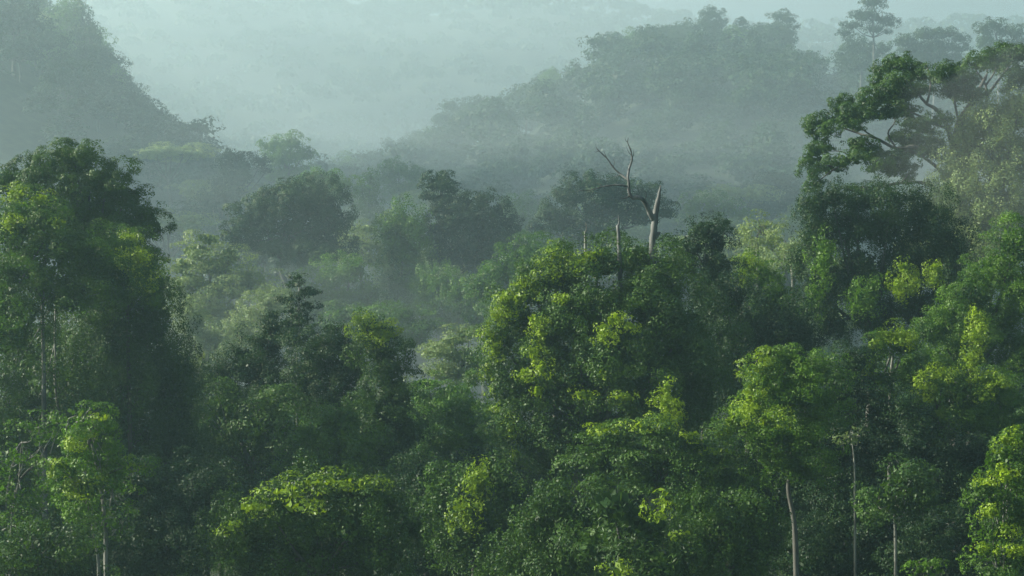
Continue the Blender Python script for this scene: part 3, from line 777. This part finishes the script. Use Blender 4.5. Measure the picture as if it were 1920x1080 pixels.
T("rainforest_tree", "hazy valley tree under the round cauliflower crown's right side", 318,
  [(620, 520, 40, 30), (660, 510, 34, 30), (600, 560, 50, 40), (650, 570, 50, 40), (690, 560, 30, 34)], 'soft', 'mid', .37, 1.4, 5, 'pale', tr=.4)
T("layered_tree", "hazy tree of horizontal green tiers in front of the creeper column's foot", 292,
  [(690, 600, 50, 16), (740, 590, 50, 16), (650, 590, 40, 20), (720, 620, 60, 18), (790, 610, 44, 16), (760, 640, 60, 20)], 'tier', 'mid', .34, 1.3, 6, tr=.4, core=3)
T("rainforest_tree", "hazy vine tangled tree below the slender umbrella crown", 322,
  [(820, 540, 40, 34), (860, 560, 44, 40), (800, 580, 40, 30), (840, 600, 50, 34), (890, 590, 40, 34)], 'vine', 'mid', .37, 1.3, 5, 'pale', tr=.4)
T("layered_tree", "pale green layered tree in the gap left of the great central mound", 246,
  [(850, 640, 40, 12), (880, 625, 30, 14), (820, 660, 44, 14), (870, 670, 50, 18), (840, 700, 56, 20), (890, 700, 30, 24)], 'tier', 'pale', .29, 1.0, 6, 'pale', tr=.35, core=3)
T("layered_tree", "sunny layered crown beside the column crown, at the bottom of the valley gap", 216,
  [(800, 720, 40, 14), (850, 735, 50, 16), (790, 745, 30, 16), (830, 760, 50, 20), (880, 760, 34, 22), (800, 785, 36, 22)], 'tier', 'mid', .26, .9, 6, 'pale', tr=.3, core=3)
T("rainforest_tree", "hazy crown tucked against the great mound's upper left shoulder", 300,
  [(930, 520, 30, 30), (960, 500, 34, 34), (990, 480, 34, 34), (900, 540, 30, 30), (920, 570, 34, 34)], 'soft', 'mid', .36, 1.3, 5, tr=.4)
T("rainforest_tree", "hazy crown in the dip between the lumpy crown and the broad umbrella", 372,
  [(990, 460, 30, 22), (970, 490, 34, 30), (1010, 480, 34, 30), (950, 520, 40, 30)], 'soft', 'mid', .42, 1.5, 5, tr=.4)
T("emergent_tree", "pale misty tree with two separate small crowns against the left hill's foot", 565,
  [(440, 296, 22, 14), (425, 310, 18, 12), (455, 312, 22, 14), (440, 335, 34, 20), (490, 304, 16, 11), (500, 320, 12, 7), (430, 365, 40, 30)],
  'puff', 'deep', .6, 1.8, 6, tr=.7, depth=1.0)
T("emergent_tree", "faint wide crown high in the mist just left of the valley's middle", 640,
  [(515, 275, 30, 16), (545, 268, 26, 14), (530, 295, 40, 20), (570, 290, 26, 16), (540, 330, 40, 30)], 'puff', 'mid', .7, 1.9, 5, tr=.7, depth=1.0)
T("emergent_tree", "faint flat crowned tree in the mist above the round cauliflower crown's right shoulder", 470,
  [(600, 332, 40, 12), (640, 345, 30, 12), (575, 350, 30, 16), (620, 365, 40, 20)], 'puff', 'mid', .55, 1.6, 5, tr=.55, depth=1.0)
T("emergent_tree", "faint cone shaped tree standing in the mist between the round crown and the creeper column", 500,
  [(692, 335, 9, 14), (692, 358, 18, 18), (690, 385, 28, 24), (700, 420, 34, 30)], 'puff', 'mid', .6, 1.5, 5, tr=.5, depth=1.0)
T("emergent_tree", "faint lumpy crown in the mist over the creeper column", 600,
  [(745, 318, 26, 14), (775, 330, 26, 16), (720, 335, 24, 16), (760, 360, 44, 26)], 'puff', 'mid', .65, 1.8, 5, tr=.6, depth=1.0)
T("emergent_tree", "faint broad crown in the mist right of the hazy dense crown", 560,
  [(985, 385, 30, 16), (1015, 395, 20, 14), (960, 395, 24, 16), (985, 420, 40, 24)], 'puff', 'mid', .6, 1.8, 5, tr=.6, depth=1.0)
T("emergent_tree", "faint rounded crown in the mist between the dead snag and the hanging curtain", 520,
  [(1300, 388, 26, 14), (1330, 380, 26, 14), (1360, 392, 28, 16), (1330, 410, 50, 20), (1390, 405, 24, 12)], 'puff', 'mid', .6, 1.7, 5, tr=.6, depth=1.0)

# ------------------------------------------------------------------ prototypes for repeated trees (each placed once itself, then copied)
def proto(name, seed, R, H, style, mat, leaf, puff, dens, shape, bark='grey', core=1.0):
    """A free standing tree H metres high with a crown about R in radius, as Empty > trunk, crown."""
    rs = np.random.RandomState(seed)
    W = []
    if shape == 'dome':
        for k in range(9):
            a = k * 2.4 + rs.rand(); q = R * (.15 + .55 * (k / 8.) ** .6)
            W.append([q * math.cos(a), q * math.sin(a), H - R * .45 - (k / 8.) * R * .55 + rs.randn() * .06 * R, R * .42, R * .42, R * .34])
        W.append([0, 0, H - R * .9, R * .6, R * .6, R * .5])
    elif shape == 'umbrella':
        for k in range(9):
            a = k * 2.4 + rs.rand(); q = R * (.2 + .6 * (k / 8.) ** .6)
            W.append([q * math.cos(a), q * math.sin(a), H - R * .2 - (k / 8.) ** 2 * R * .25, R * .36, R * .36, R * .17])
    elif shape == 'column':
        for k in range(10):
            a = k * 2.4; q = R * .32
            W.append([q * math.cos(a), q * math.sin(a), H - R * .3 - k * R * .23, R * .45 * (1 if k > 1 else .7), R * .45 * (1 if k > 1 else .7), R * .42])
    else:  # open: a few separate clumps
        for k in range(8):
            a = k * 2.4 + rs.rand(); q = R * (.1 + .7 * rs.rand())
            W.append([q * math.cos(a), q * math.sin(a), H - R * .25 - rs.rand() * R * .9, R * .34, R * .34, R * .2])
    W = np.array(W)
    root = bpy.data.objects.new(name, None)
    COL.objects.link(root)
    tb = Tubes()
    fork = np.array([.1 * R, 0, H - R * 1.35])
    tb.add([(0, 0, -2), (.03 * R, 0, fork[2] * .5), fork, (0, 0, H - R * .4)], [R * .075, R * .055, R * .045, R * .012], seed=seed)
    for k, w in enumerate(W):
        tb.add([fork, fork * .5 + w[:3] * .5 - np.array([0, 0, R * .12]), w[:3]], [R * .03, R * .02, R * .006], sides=5, sub=3, seed=k)
    link("trunk", tb.mesh("trunk", BARK[bark]), root)
    V = leaves_for(W, style, leaf, puff, dens, seed, core)
    link("crown", quads_mesh("crown", V, LEAF[mat]), root)
    COUNT['faces'] += len(V)
    return root


used = set()
PI = [-1]
EDGE = "forest beyond the left edge"
PLACED = []
KEEP = {
    18: "large creeper hung rounded tree right of the bottom left corner crown",
    19: "dim leafy column shaped tree below the dim left crown, right of two",
    21: "small deep green domed tree below the glossy creeper tree",
    22: "small deep green domed tree left of the drooping fronds",
    23: "small deep green domed tree right of the drooping fronds",
    24: "deep green domed tree below the thin bare pole",
    25: "dim creeper hung rounded tree right of the little bottom bush",
    28: "leafy column shaped tree below the white forked tree",
    29: "deep green domed tree left of the dim left crown",
    30: "deep green domed tree below the twiggy greyish tree",
    31: "dim deep green domed tree left of the glossy creeper tree",
    32: "deep green domed tree above the bottom centre creeper tree",
    34: "deep green domed tree left of the thin bare pole",
    35: "small creeper hung rounded tree left of the little bottom bush",
    36: "small creeper hung rounded tree below the bottom right bushy tree",
    38: "creeper hung rounded tree below the white forked tree",
    39: "dim leafy column shaped tree below the dim left crown, left of two",
    40: "small leafy column shaped tree left of the bottom bushy crown",
    41: "creeper hung rounded tree right of the bottom bushy crown",
    42: "deep green domed tree below the small gap crown",
    43: "deep green domed tree above the drooping fronds",
    44: "dim leafy column shaped tree right of the flat layered sprays",
    45: "deep green domed tree right of the thin bare pole",
    46: "small deep green domed tree left of the bottom right bushy tree",
    49: "dim leafy column shaped tree above the white forked tree",
    50: "small leafy column shaped tree below the dim left crown, leftmost of three",
    51: "small deep green domed tree below the twiggy greyish tree",
    52: "small deep green domed tree below the small gap crown",
    53: "dim deep green domed tree right of the small gap crown",
    56: "dim leafy column shaped tree below the thin bare pole",
    58: "small leafy column shaped tree above the bottom right bushy tree",
    62: "small leafy column shaped tree below the dim left crown, third from left of three",
    64: "dim deep green domed tree below the small gap crown",
    67: "small deep green domed tree left of the sunlit dome",
    74: "small leafy column shaped tree below the dim left crown, second from left of three",
    75: "dim leafy column shaped tree right of the twiggy greyish tree",
    76: "small leafy column shaped tree left of the small gap crown",
    82: "dim creeper hung rounded tree right of the flat sunny shelf",
    88: "small leafy column shaped tree right of the twiggy greyish tree",
    90: "small deep green domed tree right of the small gap crown",
    92: "small deep green domed tree right of the flat layered sprays",
    96: "dim deep green domed tree right of the flat sunny shelf, left of two",
    100: "dim deep green domed tree left of the twiggy greyish tree",
    102: "dim creeper hung rounded tree left of the small gap crown",
    103: "dim leafy column shaped tree above the small gap crown",
    109: "small deep green domed tree right of the flat sunny shelf",
    117: "dim leafy column shaped tree left of the small gap crown",
    118: "dim creeper hung rounded tree right of the small gap crown",
    122: "small deep green domed tree below the white trunked leafy crown",
    123: "dim creeper hung rounded tree left of the flat sunny shelf",
    124: "dim deep green domed tree right of the flat sunny shelf, right of two",
    129: "dim deep green domed tree above the twiggy greyish tree",
    131: "dim deep green domed tree right of the sunny topped column crown",
    137: "dim leafy column shaped tree below the white trunked leafy crown",
    153: "dim hazy open clumped tree above the sunlit dome",
    154: "dim hazy open clumped tree left of the dark knobbly crown",
    158: "small hazy dark tree left of the great central mound",
    161: "small hazy pale layered tree left of the dark knobbly crown",
    174: "small hazy pale layered tree left of the white trunked leafy crown",
    177: "dim hazy dark tree right of the slim tiered spire",
    183: "dim hazy pale leafy tree below the sunlit layered tree",
    189: "dim hazy pale leafy tree below the dark skyline crown",
    197: "dim hazy dark tree left of the white trunked leafy crown",
    198: "hazy open clumped tree right of the sunlit layered tree",
    200: "small hazy open clumped tree below the creeper column",
    205: "small hazy pale layered tree below the pale airy tree",
    206: "dim hazy narrow tree below the sunlit layered tree",
    208: "small hazy dark tree above the slim tiered spire",
    210: "small hazy pale layered tree right of the creeper column",
    212: "small hazy dark tree below the dead snag",
    214: "dim hazy pale leafy tree left of the white trunked leafy crown",
    219: "dim hazy open clumped tree above the great central mound",
    223: "small hazy narrow tree left of the white trunked leafy crown",
    224: "small hazy dark tree behind the sunlit layered tree",
    228: "dim hazy open clumped tree right of the hazy dense crown",
    231: "hazy pale layered tree behind the dark skyline crown",
    236: "small hazy pale leafy tree below the creeper column",
    242: "hazy pale layered tree above the sunlit layered tree",
    246: "dim hazy pale leafy tree below the broad hazy umbrella",
    248: "small hazy open clumped tree right of the dark skyline crown",
    250: "hazy narrow tree right of the hazy dense crown",
    252: "small hazy pale layered tree behind the broad hazy umbrella",
    253: "small hazy pale layered tree left of the pale airy tree",
    254: "small hazy dark tree below the broad hazy umbrella",
    255: "large hazy open clumped tree below the two headed misty tree",
    256: "dim hazy pale leafy tree left of the creeper column",
    257: "dim hazy pale leafy tree left of the small umbrella crown",
    258: "small hazy pale leafy tree below the dead snag",
    260: "dim hazy pale leafy tree above the creeper column",
    261: "hazy pale leafy tree right of the pale airy tree",
    262: "hazy pale layered tree left of the two headed misty tree, right of two",
    263: "small hazy pale layered tree above the creeper column",
    264: "hazy pale layered tree left of the small umbrella crown",
    267: "small hazy pale leafy tree right of the dead snag",
    268: "hazy pale layered tree above the pale airy tree",
    269: "hazy pale layered tree left of the two headed misty tree, left of two",
    270: "small hazy pale layered tree right of the round cauliflower crown",
    271: "dim hazy pale layered tree left of the broad hazy umbrella",
    272: "large hazy open clumped tree above the pale airy tree",
    273: "large misty dense rounded tree left of the left hill's upper shoulder",
    274: "large misty dense rounded tree below the left hill's top",
    275: "large misty open clumped tree left of the left hill's upper shoulder",
    276: "large misty dense rounded tree right of the left hill's top",
    277: "misty open clumped tree behind the left hill's upper shoulder",
    278: "misty dense rounded tree above the left hill's middle ledge, left of two",
    280: "misty dense rounded tree right of the left hill's top",
    281: "small misty dense rounded tree behind the left hill's upper shoulder",
    283: "small misty dense rounded tree right of the left hill's top",
    284: "misty column shaped tree left of the left hill's upper shoulder",
    285: "large misty open clumped tree above the left hill's upper shoulder",
    289: "large misty column shaped tree above the left hill's upper shoulder",
    290: "misty column shaped tree right of the left hill's upper shoulder",
    291: "small misty dense rounded tree below the left hill's middle ledge",
    294: "misty open clumped tree above the left hill's upper shoulder",
    295: "misty dense rounded tree above the left hill's upper shoulder",
    296: "misty dense rounded tree right of the left hill's upper shoulder",
    297: "small misty dense rounded tree above the left hill's middle ledge",
    300: "small misty pale rounded tree right of the left hill's top",
    302: "misty dense rounded tree above the left hill's middle ledge, right of two",
    305: "misty column shaped tree right of the left hill's top",
    306: "misty column shaped tree above the left hill's upper shoulder, left of two",
    317: "misty column shaped tree above the left hill's upper shoulder, right of two",
    318: "small misty open clumped tree above the left hill's middle ledge",
    326: "misty column shaped tree right of the two headed misty tree",
    328: "misty dense rounded tree right of the right hill's low spur",
    329: "small misty column shaped tree behind the right hill's left shoulder, leftmost of three",
    330: "misty dense rounded tree left of the right hill's steep crest",
    331: "misty open clumped tree behind the round headed crest tree",
    332: "misty dense rounded tree below the round headed crest tree",
    333: "misty column shaped tree behind the egg shaped crest tree",
    337: "small misty column shaped tree left of the right hill's low spur",
    340: "small misty dense rounded tree below the right hill's left shoulder",
    341: "small misty column shaped tree behind the right hill's left shoulder, second from left of three",
    342: "small misty open clumped tree right of the right hill's left shoulder",
    343: "small misty column shaped tree behind the right hill's steep crest",
    345: "small misty dense rounded tree left of the round headed crest tree, right of two",
    346: "small misty pale rounded tree left of the egg shaped crest tree",
    348: "misty dense rounded tree behind the feathery crest tree",
    349: "small misty dense rounded tree above the skyline notch",
    352: "misty open clumped tree left of the right hill's low spur",
    353: "misty open clumped tree behind the right hill's low spur",
    357: "small misty column shaped tree behind the right hill's left shoulder, third from left of three",
    360: "small misty dense rounded tree right of the right hill's steep crest, right of two",
    361: "small misty dense rounded tree left of the round headed crest tree, left of two",
    363: "small misty dense rounded tree right of the egg shaped crest tree",
    364: "small misty open clumped tree behind the feathery crest tree",
    366: "small misty dense rounded tree left of the right hill's low spur",
    369: "small misty dense rounded tree left of the right hill's left shoulder",
    372: "small misty dense rounded tree right of the right hill's steep crest, left of two",
    373: "small misty open clumped tree left of the round headed crest tree",
}


def place(src, x, y, h, rz, w, label, group, cat="tree", sink=0):
    """Puts the prototype itself the first time, a copy of it after that."""
    PI[0] += 1
    if KEEP is not None and PI[0] not in KEEP and group != EDGE:
        return None          # hidden behind the rest: the photograph shows nothing of it
    if KEEP is not None and PI[0] in KEEP:
        label = KEEP[PI[0]]
    loc = (x, y, float(ground_z(x, y)) - sink)
    sca = (w, w, h)
    if src.name not in used:
        used.add(src.name)
        src.location, src.rotation_euler, src.scale = loc, (0, 0, rz), sca
        r = src
    else:
        r = copy_tree(src, loc, rz, sca)
    tag(r, label, cat, group)
    PLACED.append((PI[0], r, src))
    return r


RS = np.random.RandomState(2024)
# understorey and trees behind that close the near forest
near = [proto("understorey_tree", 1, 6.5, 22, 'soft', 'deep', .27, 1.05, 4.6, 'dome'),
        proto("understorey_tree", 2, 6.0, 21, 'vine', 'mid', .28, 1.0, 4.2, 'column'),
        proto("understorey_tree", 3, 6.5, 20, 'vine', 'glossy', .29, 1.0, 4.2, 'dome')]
n = 0
for Y in np.arange(124, 262, 11.5):
    half = 0.268 * Y + 8
    xs = np.arange(-half, half + 1, 10.5) + RS.uniform(-3, 3)
    for x in xs:
        xx = x + RS.uniform(-2.5, 2.5); yy = Y + RS.uniform(-4, 4)
        h = RS.uniform(.45, .68) if yy < 146 else RS.uniform(.74, .98)
        lab = ("understorey crown in the shade low among the near trees" if yy < 190 else "shaded crown filling the dip behind the near trees")
        place(near[RS.randint(3)], xx, yy, h, RS.uniform(0, 6.28), RS.uniform(.8, 1.15), lab, "understorey trees of the near forest" if yy < 190 else "trees in the dip behind the near forest")
        n += 1
# trees on the left beyond the frame's edge: they shade the near forest as in the photograph
# taller forest standing just beyond the left edge of the view
for k, (x, y) in enumerate([(-58, 131), (-66, 143), (-60, 155), (-70, 168), (-64, 181), (-72, 150), (-78, 190)]):
    place(near[k % 3], x, y, 1.75, k * 1.3, 1.3, "tall dark tree of the forest that continues beyond the left edge", "forest beyond the left edge")
# valley trees
mid = [proto("valley_tree", 11, 9, 27, 'puff', 'deep', .55, 1.7, 5.0, 'dome'),
       proto("valley_tree", 12, 9, 28, 'tier', 'pale', .55, 1.6, 5.0, 'umbrella', core=3),
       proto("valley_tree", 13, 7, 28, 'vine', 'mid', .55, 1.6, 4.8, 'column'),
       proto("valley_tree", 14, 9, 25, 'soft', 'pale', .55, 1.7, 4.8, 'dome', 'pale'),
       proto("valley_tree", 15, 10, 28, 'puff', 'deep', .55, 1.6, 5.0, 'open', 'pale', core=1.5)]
hill = [proto("hill_tree", 21, 9, 24, 'puff', 'deep', .95, 2.3, 4.0, 'dome'),
        proto("hill_tree", 22, 8, 24, 'puff', 'mid', .95, 2.2, 4.0, 'column'),
        proto("hill_tree", 23, 10, 25, 'soft', 'deep', .95, 2.2, 4.0, 'open', core=1.5),
        proto("hill_tree", 24, 9, 23, 'soft', 'pale', .95, 2.2, 4.0, 'dome')]
MASS = []          # hill and far valley trees beyond the number that can be objects of their own


def mass_tree(k, x, y, h, rz, w):
    MASS.append((k, x, y, float(ground_z(x, y)), h, rz, w))


Y = 290.
row = 0
while Y < 920:
    step = 16 + (Y - 285) * .012
    lo, hi = at(300, 500, Y)[0], at(1560, 500, Y)[0]
    x = lo + RS.uniform(0, step)
    while x < hi:
        yy = Y + RS.uniform(-.6, .6) * step; xx = x + RS.uniform(-.35, .35) * step
        big = RS.rand() < .22
        h, w = (RS.uniform(.85, 1.12), RS.uniform(1.1, 1.5)) if big else (RS.uniform(.45, .75), RS.uniform(.7, 1.1))
        if yy > 560:
            h *= 1.1
        rz = RS.uniform(0, 6.28)
        if yy < 480 or big and yy < 640:
            k = RS.choice(5, p=[.15, .30, .12, .30, .13])
            place(mid[k], xx, yy, h, rz, w, "hazy tree among the many on the misty valley floor", "valley floor trees in the mist")
            n += 1
        else:
            mass_tree(RS.choice(4, p=[.4, .25, .2, .15]), xx, yy, h * 1.1, rz, w * 1.1)
        x += step * RS.uniform(.8, 1.3) * (1.1 if big else .85)
    Y += step * .9
print("near+valley", n)
nl = nr = 0
for y in np.arange(650, 960, 17):
    for x in np.arange(-300, -60, 14):
        xx, yy = x + RS.uniform(-8, 8), y + RS.uniform(-9, 9)
        px = 960 + xx / (K * yy)
        if px < -60 or ground_z(xx, yy) < 38 and px > 330 or ground_z(xx, yy) - ground_z(xx, yy + 12) > 5:
            continue
        k, h, rz, w = RS.choice(4, p=[.5, .25, .2, .05]), RS.uniform(.55, 1.15), RS.uniform(0, 6.28), RS.uniform(.7, 1.25)
        g = float(ground_z(xx, yy)); crest = g > 60 and (ground_z(xx + 14, yy) < g - 9)
        if crest and yy < 860 and nl < 60:
            place(hill[k], xx, yy, h * 1.1, rz, w, "tree on the slope of the steep misty hill at the left", "trees clothing the steep left hill")
            nl += 1
        else:
            mass_tree(k, xx, yy, h, rz, w)
for y in np.arange(850, 1090, 19):
    for x in np.arange(-85, 335, 16):
        xx, yy = x + RS.uniform(-10, 10), y + RS.uniform(-11, 11)
        px = 960 + xx / (K * yy)
        if px > 1980 or ground_z(xx, yy) - ground_z(xx, yy + 15) > 4:
            continue
        k, h, rz, w = RS.choice(4, p=[.45, .25, .2, .1]), RS.uniform(.55, 1.2), RS.uniform(0, 6.28), RS.uniform(.8, 1.4)
        if yy > 985 and yy < 1040 and px < 1560:
            place(hill[k], xx, yy, h, rz, w, "tree on the slope of the broad misty hill behind the dead snag", "trees clothing the broad right hill")
            nr += 1
        else:
            mass_tree(k, xx, yy, h, rz, w)
print("hills", nl, nr, 'mass', len(MASS), COUNT)


def mass_forest():
    rs = np.random.RandomState(4)
    src = []
    for r in hill:
        me = [c for c in r.children if c.name.startswith("crown")][0].data
        a = np.empty(len(me.vertices) * 3, np.float32); me.vertices.foreach_get("co", a)
        src.append(a.reshape(-1, 4, 3).astype(float))
    out = []
    for k, x, y, z, h, rz, w in MASS:
        V = src[k]
        far = .30 if y > 520 else .6
        V = V[rs.rand(len(V)) < far]
        c = V.mean(1, keepdims=True)
        V = c + (V - c) * (1.55 if far < .5 else 1.2)
        cz, sz = math.cos(rz), math.sin(rz)
        X = (V[..., 0] * cz - V[..., 1] * sz) * w + x
        Yv = (V[..., 0] * sz + V[..., 1] * cz) * w + y
        out.append(np.stack([X, Yv, V[..., 2] * h + z], -1))
    V = np.concatenate(out)
    COUNT['faces'] += len(V)
    o = link("forest_canopy", quads_mesh("forest_canopy", V, LEAF['deep']))
    tag(o, "close forest canopy covering the misty hillsides and the far valley floor", "forest", kind="stuff")


mass_forest()
for r in near + mid + hill:            # a kind of which nothing is shown
    if r.name not in used:
        for c in list(r.children):
            bpy.data.objects.remove(c)
        bpy.data.objects.remove(r)
# skyline trees of the right hill that stand out, each built by itself
for label, Y, lobes, trunk in (
    ("round headed misty tree, leftmost of the three lone crowns on the hill's crest", 1010, [(1333, 28, 24, 12), (1322, 45, 18, 14), (1343, 48, 20, 18), (1333, 66, 26, 16)], None),
    ("small egg shaped misty tree, middle of the three lone crowns on the hill's crest", 1010, [(1392, 42, 12, 9), (1388, 60, 17, 14), (1400, 66, 16, 14)], None),
    ("misty tree with a lopsided feathery top on the hill's crest, nearest the skyline notch", 1010, [(1462, 32, 18, 9), (1478, 38, 16, 8), (1456, 52, 16, 14), (1470, 60, 18, 14), (1490, 52, 8, 5), (1460, 80, 26, 14)], None),
    ("tallest misty skyline tree with open spreading tiers on a bare trunk", 880, [(1635, 5, 26, 9), (1620, 30, 30, 12), (1655, 38, 24, 9), (1600, 48, 24, 9), (1640, 55, 22, 8), (1670, 45, 14, 6), (1585, 62, 14, 6), (1662, 60, 10, 5)], [(1640, 160), (1639, 100), (1638, 70), (1634, 5)]),
    ("misty crown bulging below the tallest open tree", 900, [(1600, 90, 24, 20), (1585, 110, 24, 20), (1630, 100, 26, 20), (1655, 92, 14, 14), (1610, 120, 40, 20)], None),
    ("wide flat topped misty tree between the tallest open tree and the right edge", 860, [(1700, 78, 24, 15), (1735, 66, 24, 12), (1770, 64, 26, 11), (1800, 72, 18, 9), (1760, 86, 44, 14), (1715, 95, 36, 14), (1800, 92, 18, 8), (1750, 110, 60, 16)], None),
    ("misty tree with lobed crown near the top right corner", 820, [(1862, 48, 18, 10), (1845, 58, 16, 8), (1880, 60, 20, 12), (1850, 75, 20, 10), (1905, 64, 20, 14), (1870, 90, 36, 16), (1915, 85, 24, 16)], None)):
    T("skyline_tree", label, Y, lobes, 'puff', 'deep', .8, 1.9, 5, 'grey', trunk=trunk, tr=.8, group="lone trees on the right hill's skyline", depth=1.0)


# ------------------------------------------------------------------ forest that nobody could count: far ridge
def far_forest():
    rs = np.random.RandomState(8)
    out = []
    for Y in np.arange(1250, 2500, 36):
        lo, hi = -K * 1050 * Y, K * 1050 * Y
        for x in np.arange(lo, hi, 26):
            xx, yy = x + rs.uniform(-9, 9), Y + rs.uniform(-12, 12)
            z = float(ground_z(xx, yy)); r = rs.uniform(9, 15); h = rs.uniform(14, 30)
            m = 90
            d = norm(rs.randn(m, 3)); d[:, 2] = np.abs(d[:, 2]) * 1.1 - .3
            p = np.array([xx, yy, z + h - r * .5]) + d * np.array([r, r, r * .7]) * (.75 + .3 * rs.rand(m, 1))
            nr_ = norm(d + .6 * rs.randn(m, 3)); t = norm(np.cross(nr_, rs.randn(m, 3))); b = np.cross(nr_, t)
            w = 3.6 * (.6 + .7 * rs.rand(m, 1))
            V = np.empty((m, 4, 3)); V[:, 0] = p - t * w * .6; V[:, 1] = p + b * w * .5; V[:, 2] = p + t * w * .6; V[:, 3] = p - b * w * .5
            out.append(V)
    o = link("forest", quads_mesh("forest", np.concatenate(out), LEAF['deep']))
    tag(o, "unbroken forest on the farthest ridge, almost lost in the mist", "forest", kind="stuff")
    COUNT['faces'] += sum(len(v) for v in out)


far_forest()
print(COUNT)


# ------------------------------------------------------------------ haze
def haze():
    x, y0, y1, z0, z1 = 2600, -400, 4000, -12, HAZE_TOP
    v = [(a, b, c) for a in (-x, x) for b in (y0, y1) for c in (z0, z1)]
    f = [(0, 1, 3, 2), (4, 6, 7, 5), (0, 4, 5, 1), (2, 3, 7, 6), (0, 2, 6, 4), (1, 5, 7, 3)]
    m, nt, out = nodemat("haze")
    pv = nt.nodes.new("ShaderNodeVolumePrincipled")
    pv.inputs["Color"].default_value = (*HAZE_COLOR, 1)
    pv.inputs["Density"].default_value = HAZE_DENSITY
    pv.inputs["Anisotropy"].default_value = HAZE_ANISO
    nt.links.new(pv.outputs[0], out.inputs["Volume"])
    o = link("haze", indexed_mesh("haze", v, f, m, False))
    tag(o, "pale morning haze filling the air over the forest", "haze", kind="stuff")


haze()


def mist_bank(label, loc, rad, density, seed):
    """A rounded bank of mist: its edge fades because the way through it grows from nothing."""
    bpy_mesh = bpy.data.meshes.new("mist")
    import bmesh
    bm = bmesh.new()
    bmesh.ops.create_icosphere(bm, subdivisions=4, radius=1)
    rs = np.random.RandomState(seed); ph = rs.rand(6) * 6.28
    for v in bm.verts:
        c = v.co
        q = 1 + .26 * noise.noise(Vector((c.x * 2.2 + ph[0], c.y * 2.2 + ph[1], c.z * 1.5))) + .16 * noise.noise(Vector((c.x * 5 + ph[2], c.y * 5, c.z * 3 + ph[3])))
        v.co = Vector((c.x * rad[0] * q, c.y * rad[1] * q, c.z * rad[2] * q))
    bm.to_mesh(bpy_mesh); bm.free()
    m, nt, out = nodemat("mist")
    pv = nt.nodes.new("ShaderNodeVolumePrincipled")
    pv.inputs["Color"].default_value = (*MIST_COLOR, 1)
    pv.inputs["Density"].default_value = density
    pv.inputs["Anisotropy"].default_value = HAZE_ANISO
    nt.links.new(pv.outputs[0], out.inputs["Volume"])
    bpy_mesh.materials.append(m)
    o = link("mist", bpy_mesh, None, loc)
    tag(o, label, "mist", kind="stuff")


for k, (dx, dy, rx, ry, rz) in enumerate([(0, 0, 235, 235, 34), (-30, 25, 265, 225, 50), (25, 50, 280, 240, 68), (-10, 90, 300, 250, 88)]):
    mist_bank(["lowest and thickest mist pooled in the valley behind the hazy middle trees", "second veil of the valley mist, a little higher than the pooled mist",
               "third veil of the valley mist, reaching the foot of the hills", "topmost thin veil of the valley mist"][k], (dx, 610 + dy, 8), (rx, ry, rz), [.0007, .0005, .0003, .0002][k], 30 + k)
mist_bank("thin mist hanging in the gap in front of the hazy middle trees", (-46, 292, 3), (50, 56, 20), .0016, 4)
mist_bank("wider thin mist round the feet of the hazy middle trees", (-38, 318, 4), (66, 88, 29), .0013, 44)
mist_bank("faint upper edge of the mist among the hazy middle trees", (-30, 330, 6), (84, 100, 42), .0006, 45)
mist_bank("cloud of mist trailing along the farthest ridge", (-250, 1750, 195), (620, 260, 70), .0003, 5)
mist_bank("second thinner cloud of mist over the farthest ridge", (150, 1700, 215), (520, 240, 60), .0004, 15)
mist_bank("patch of mist caught on the left shoulder of the broad right hill", (95, 930, 78), (80, 60, 30), .0018, 6)
mist_bank("thick bank of mist lying over the far valley and round the hills", (0, 1130, 25), (980, 800, 170), .00042, 1)
c_ = at(1860, 320, 186)
mist_bank("wisp of mist drifting across the fogged giant at the upper right", tuple(c_), (11, 5.5, 12), .012, 2)
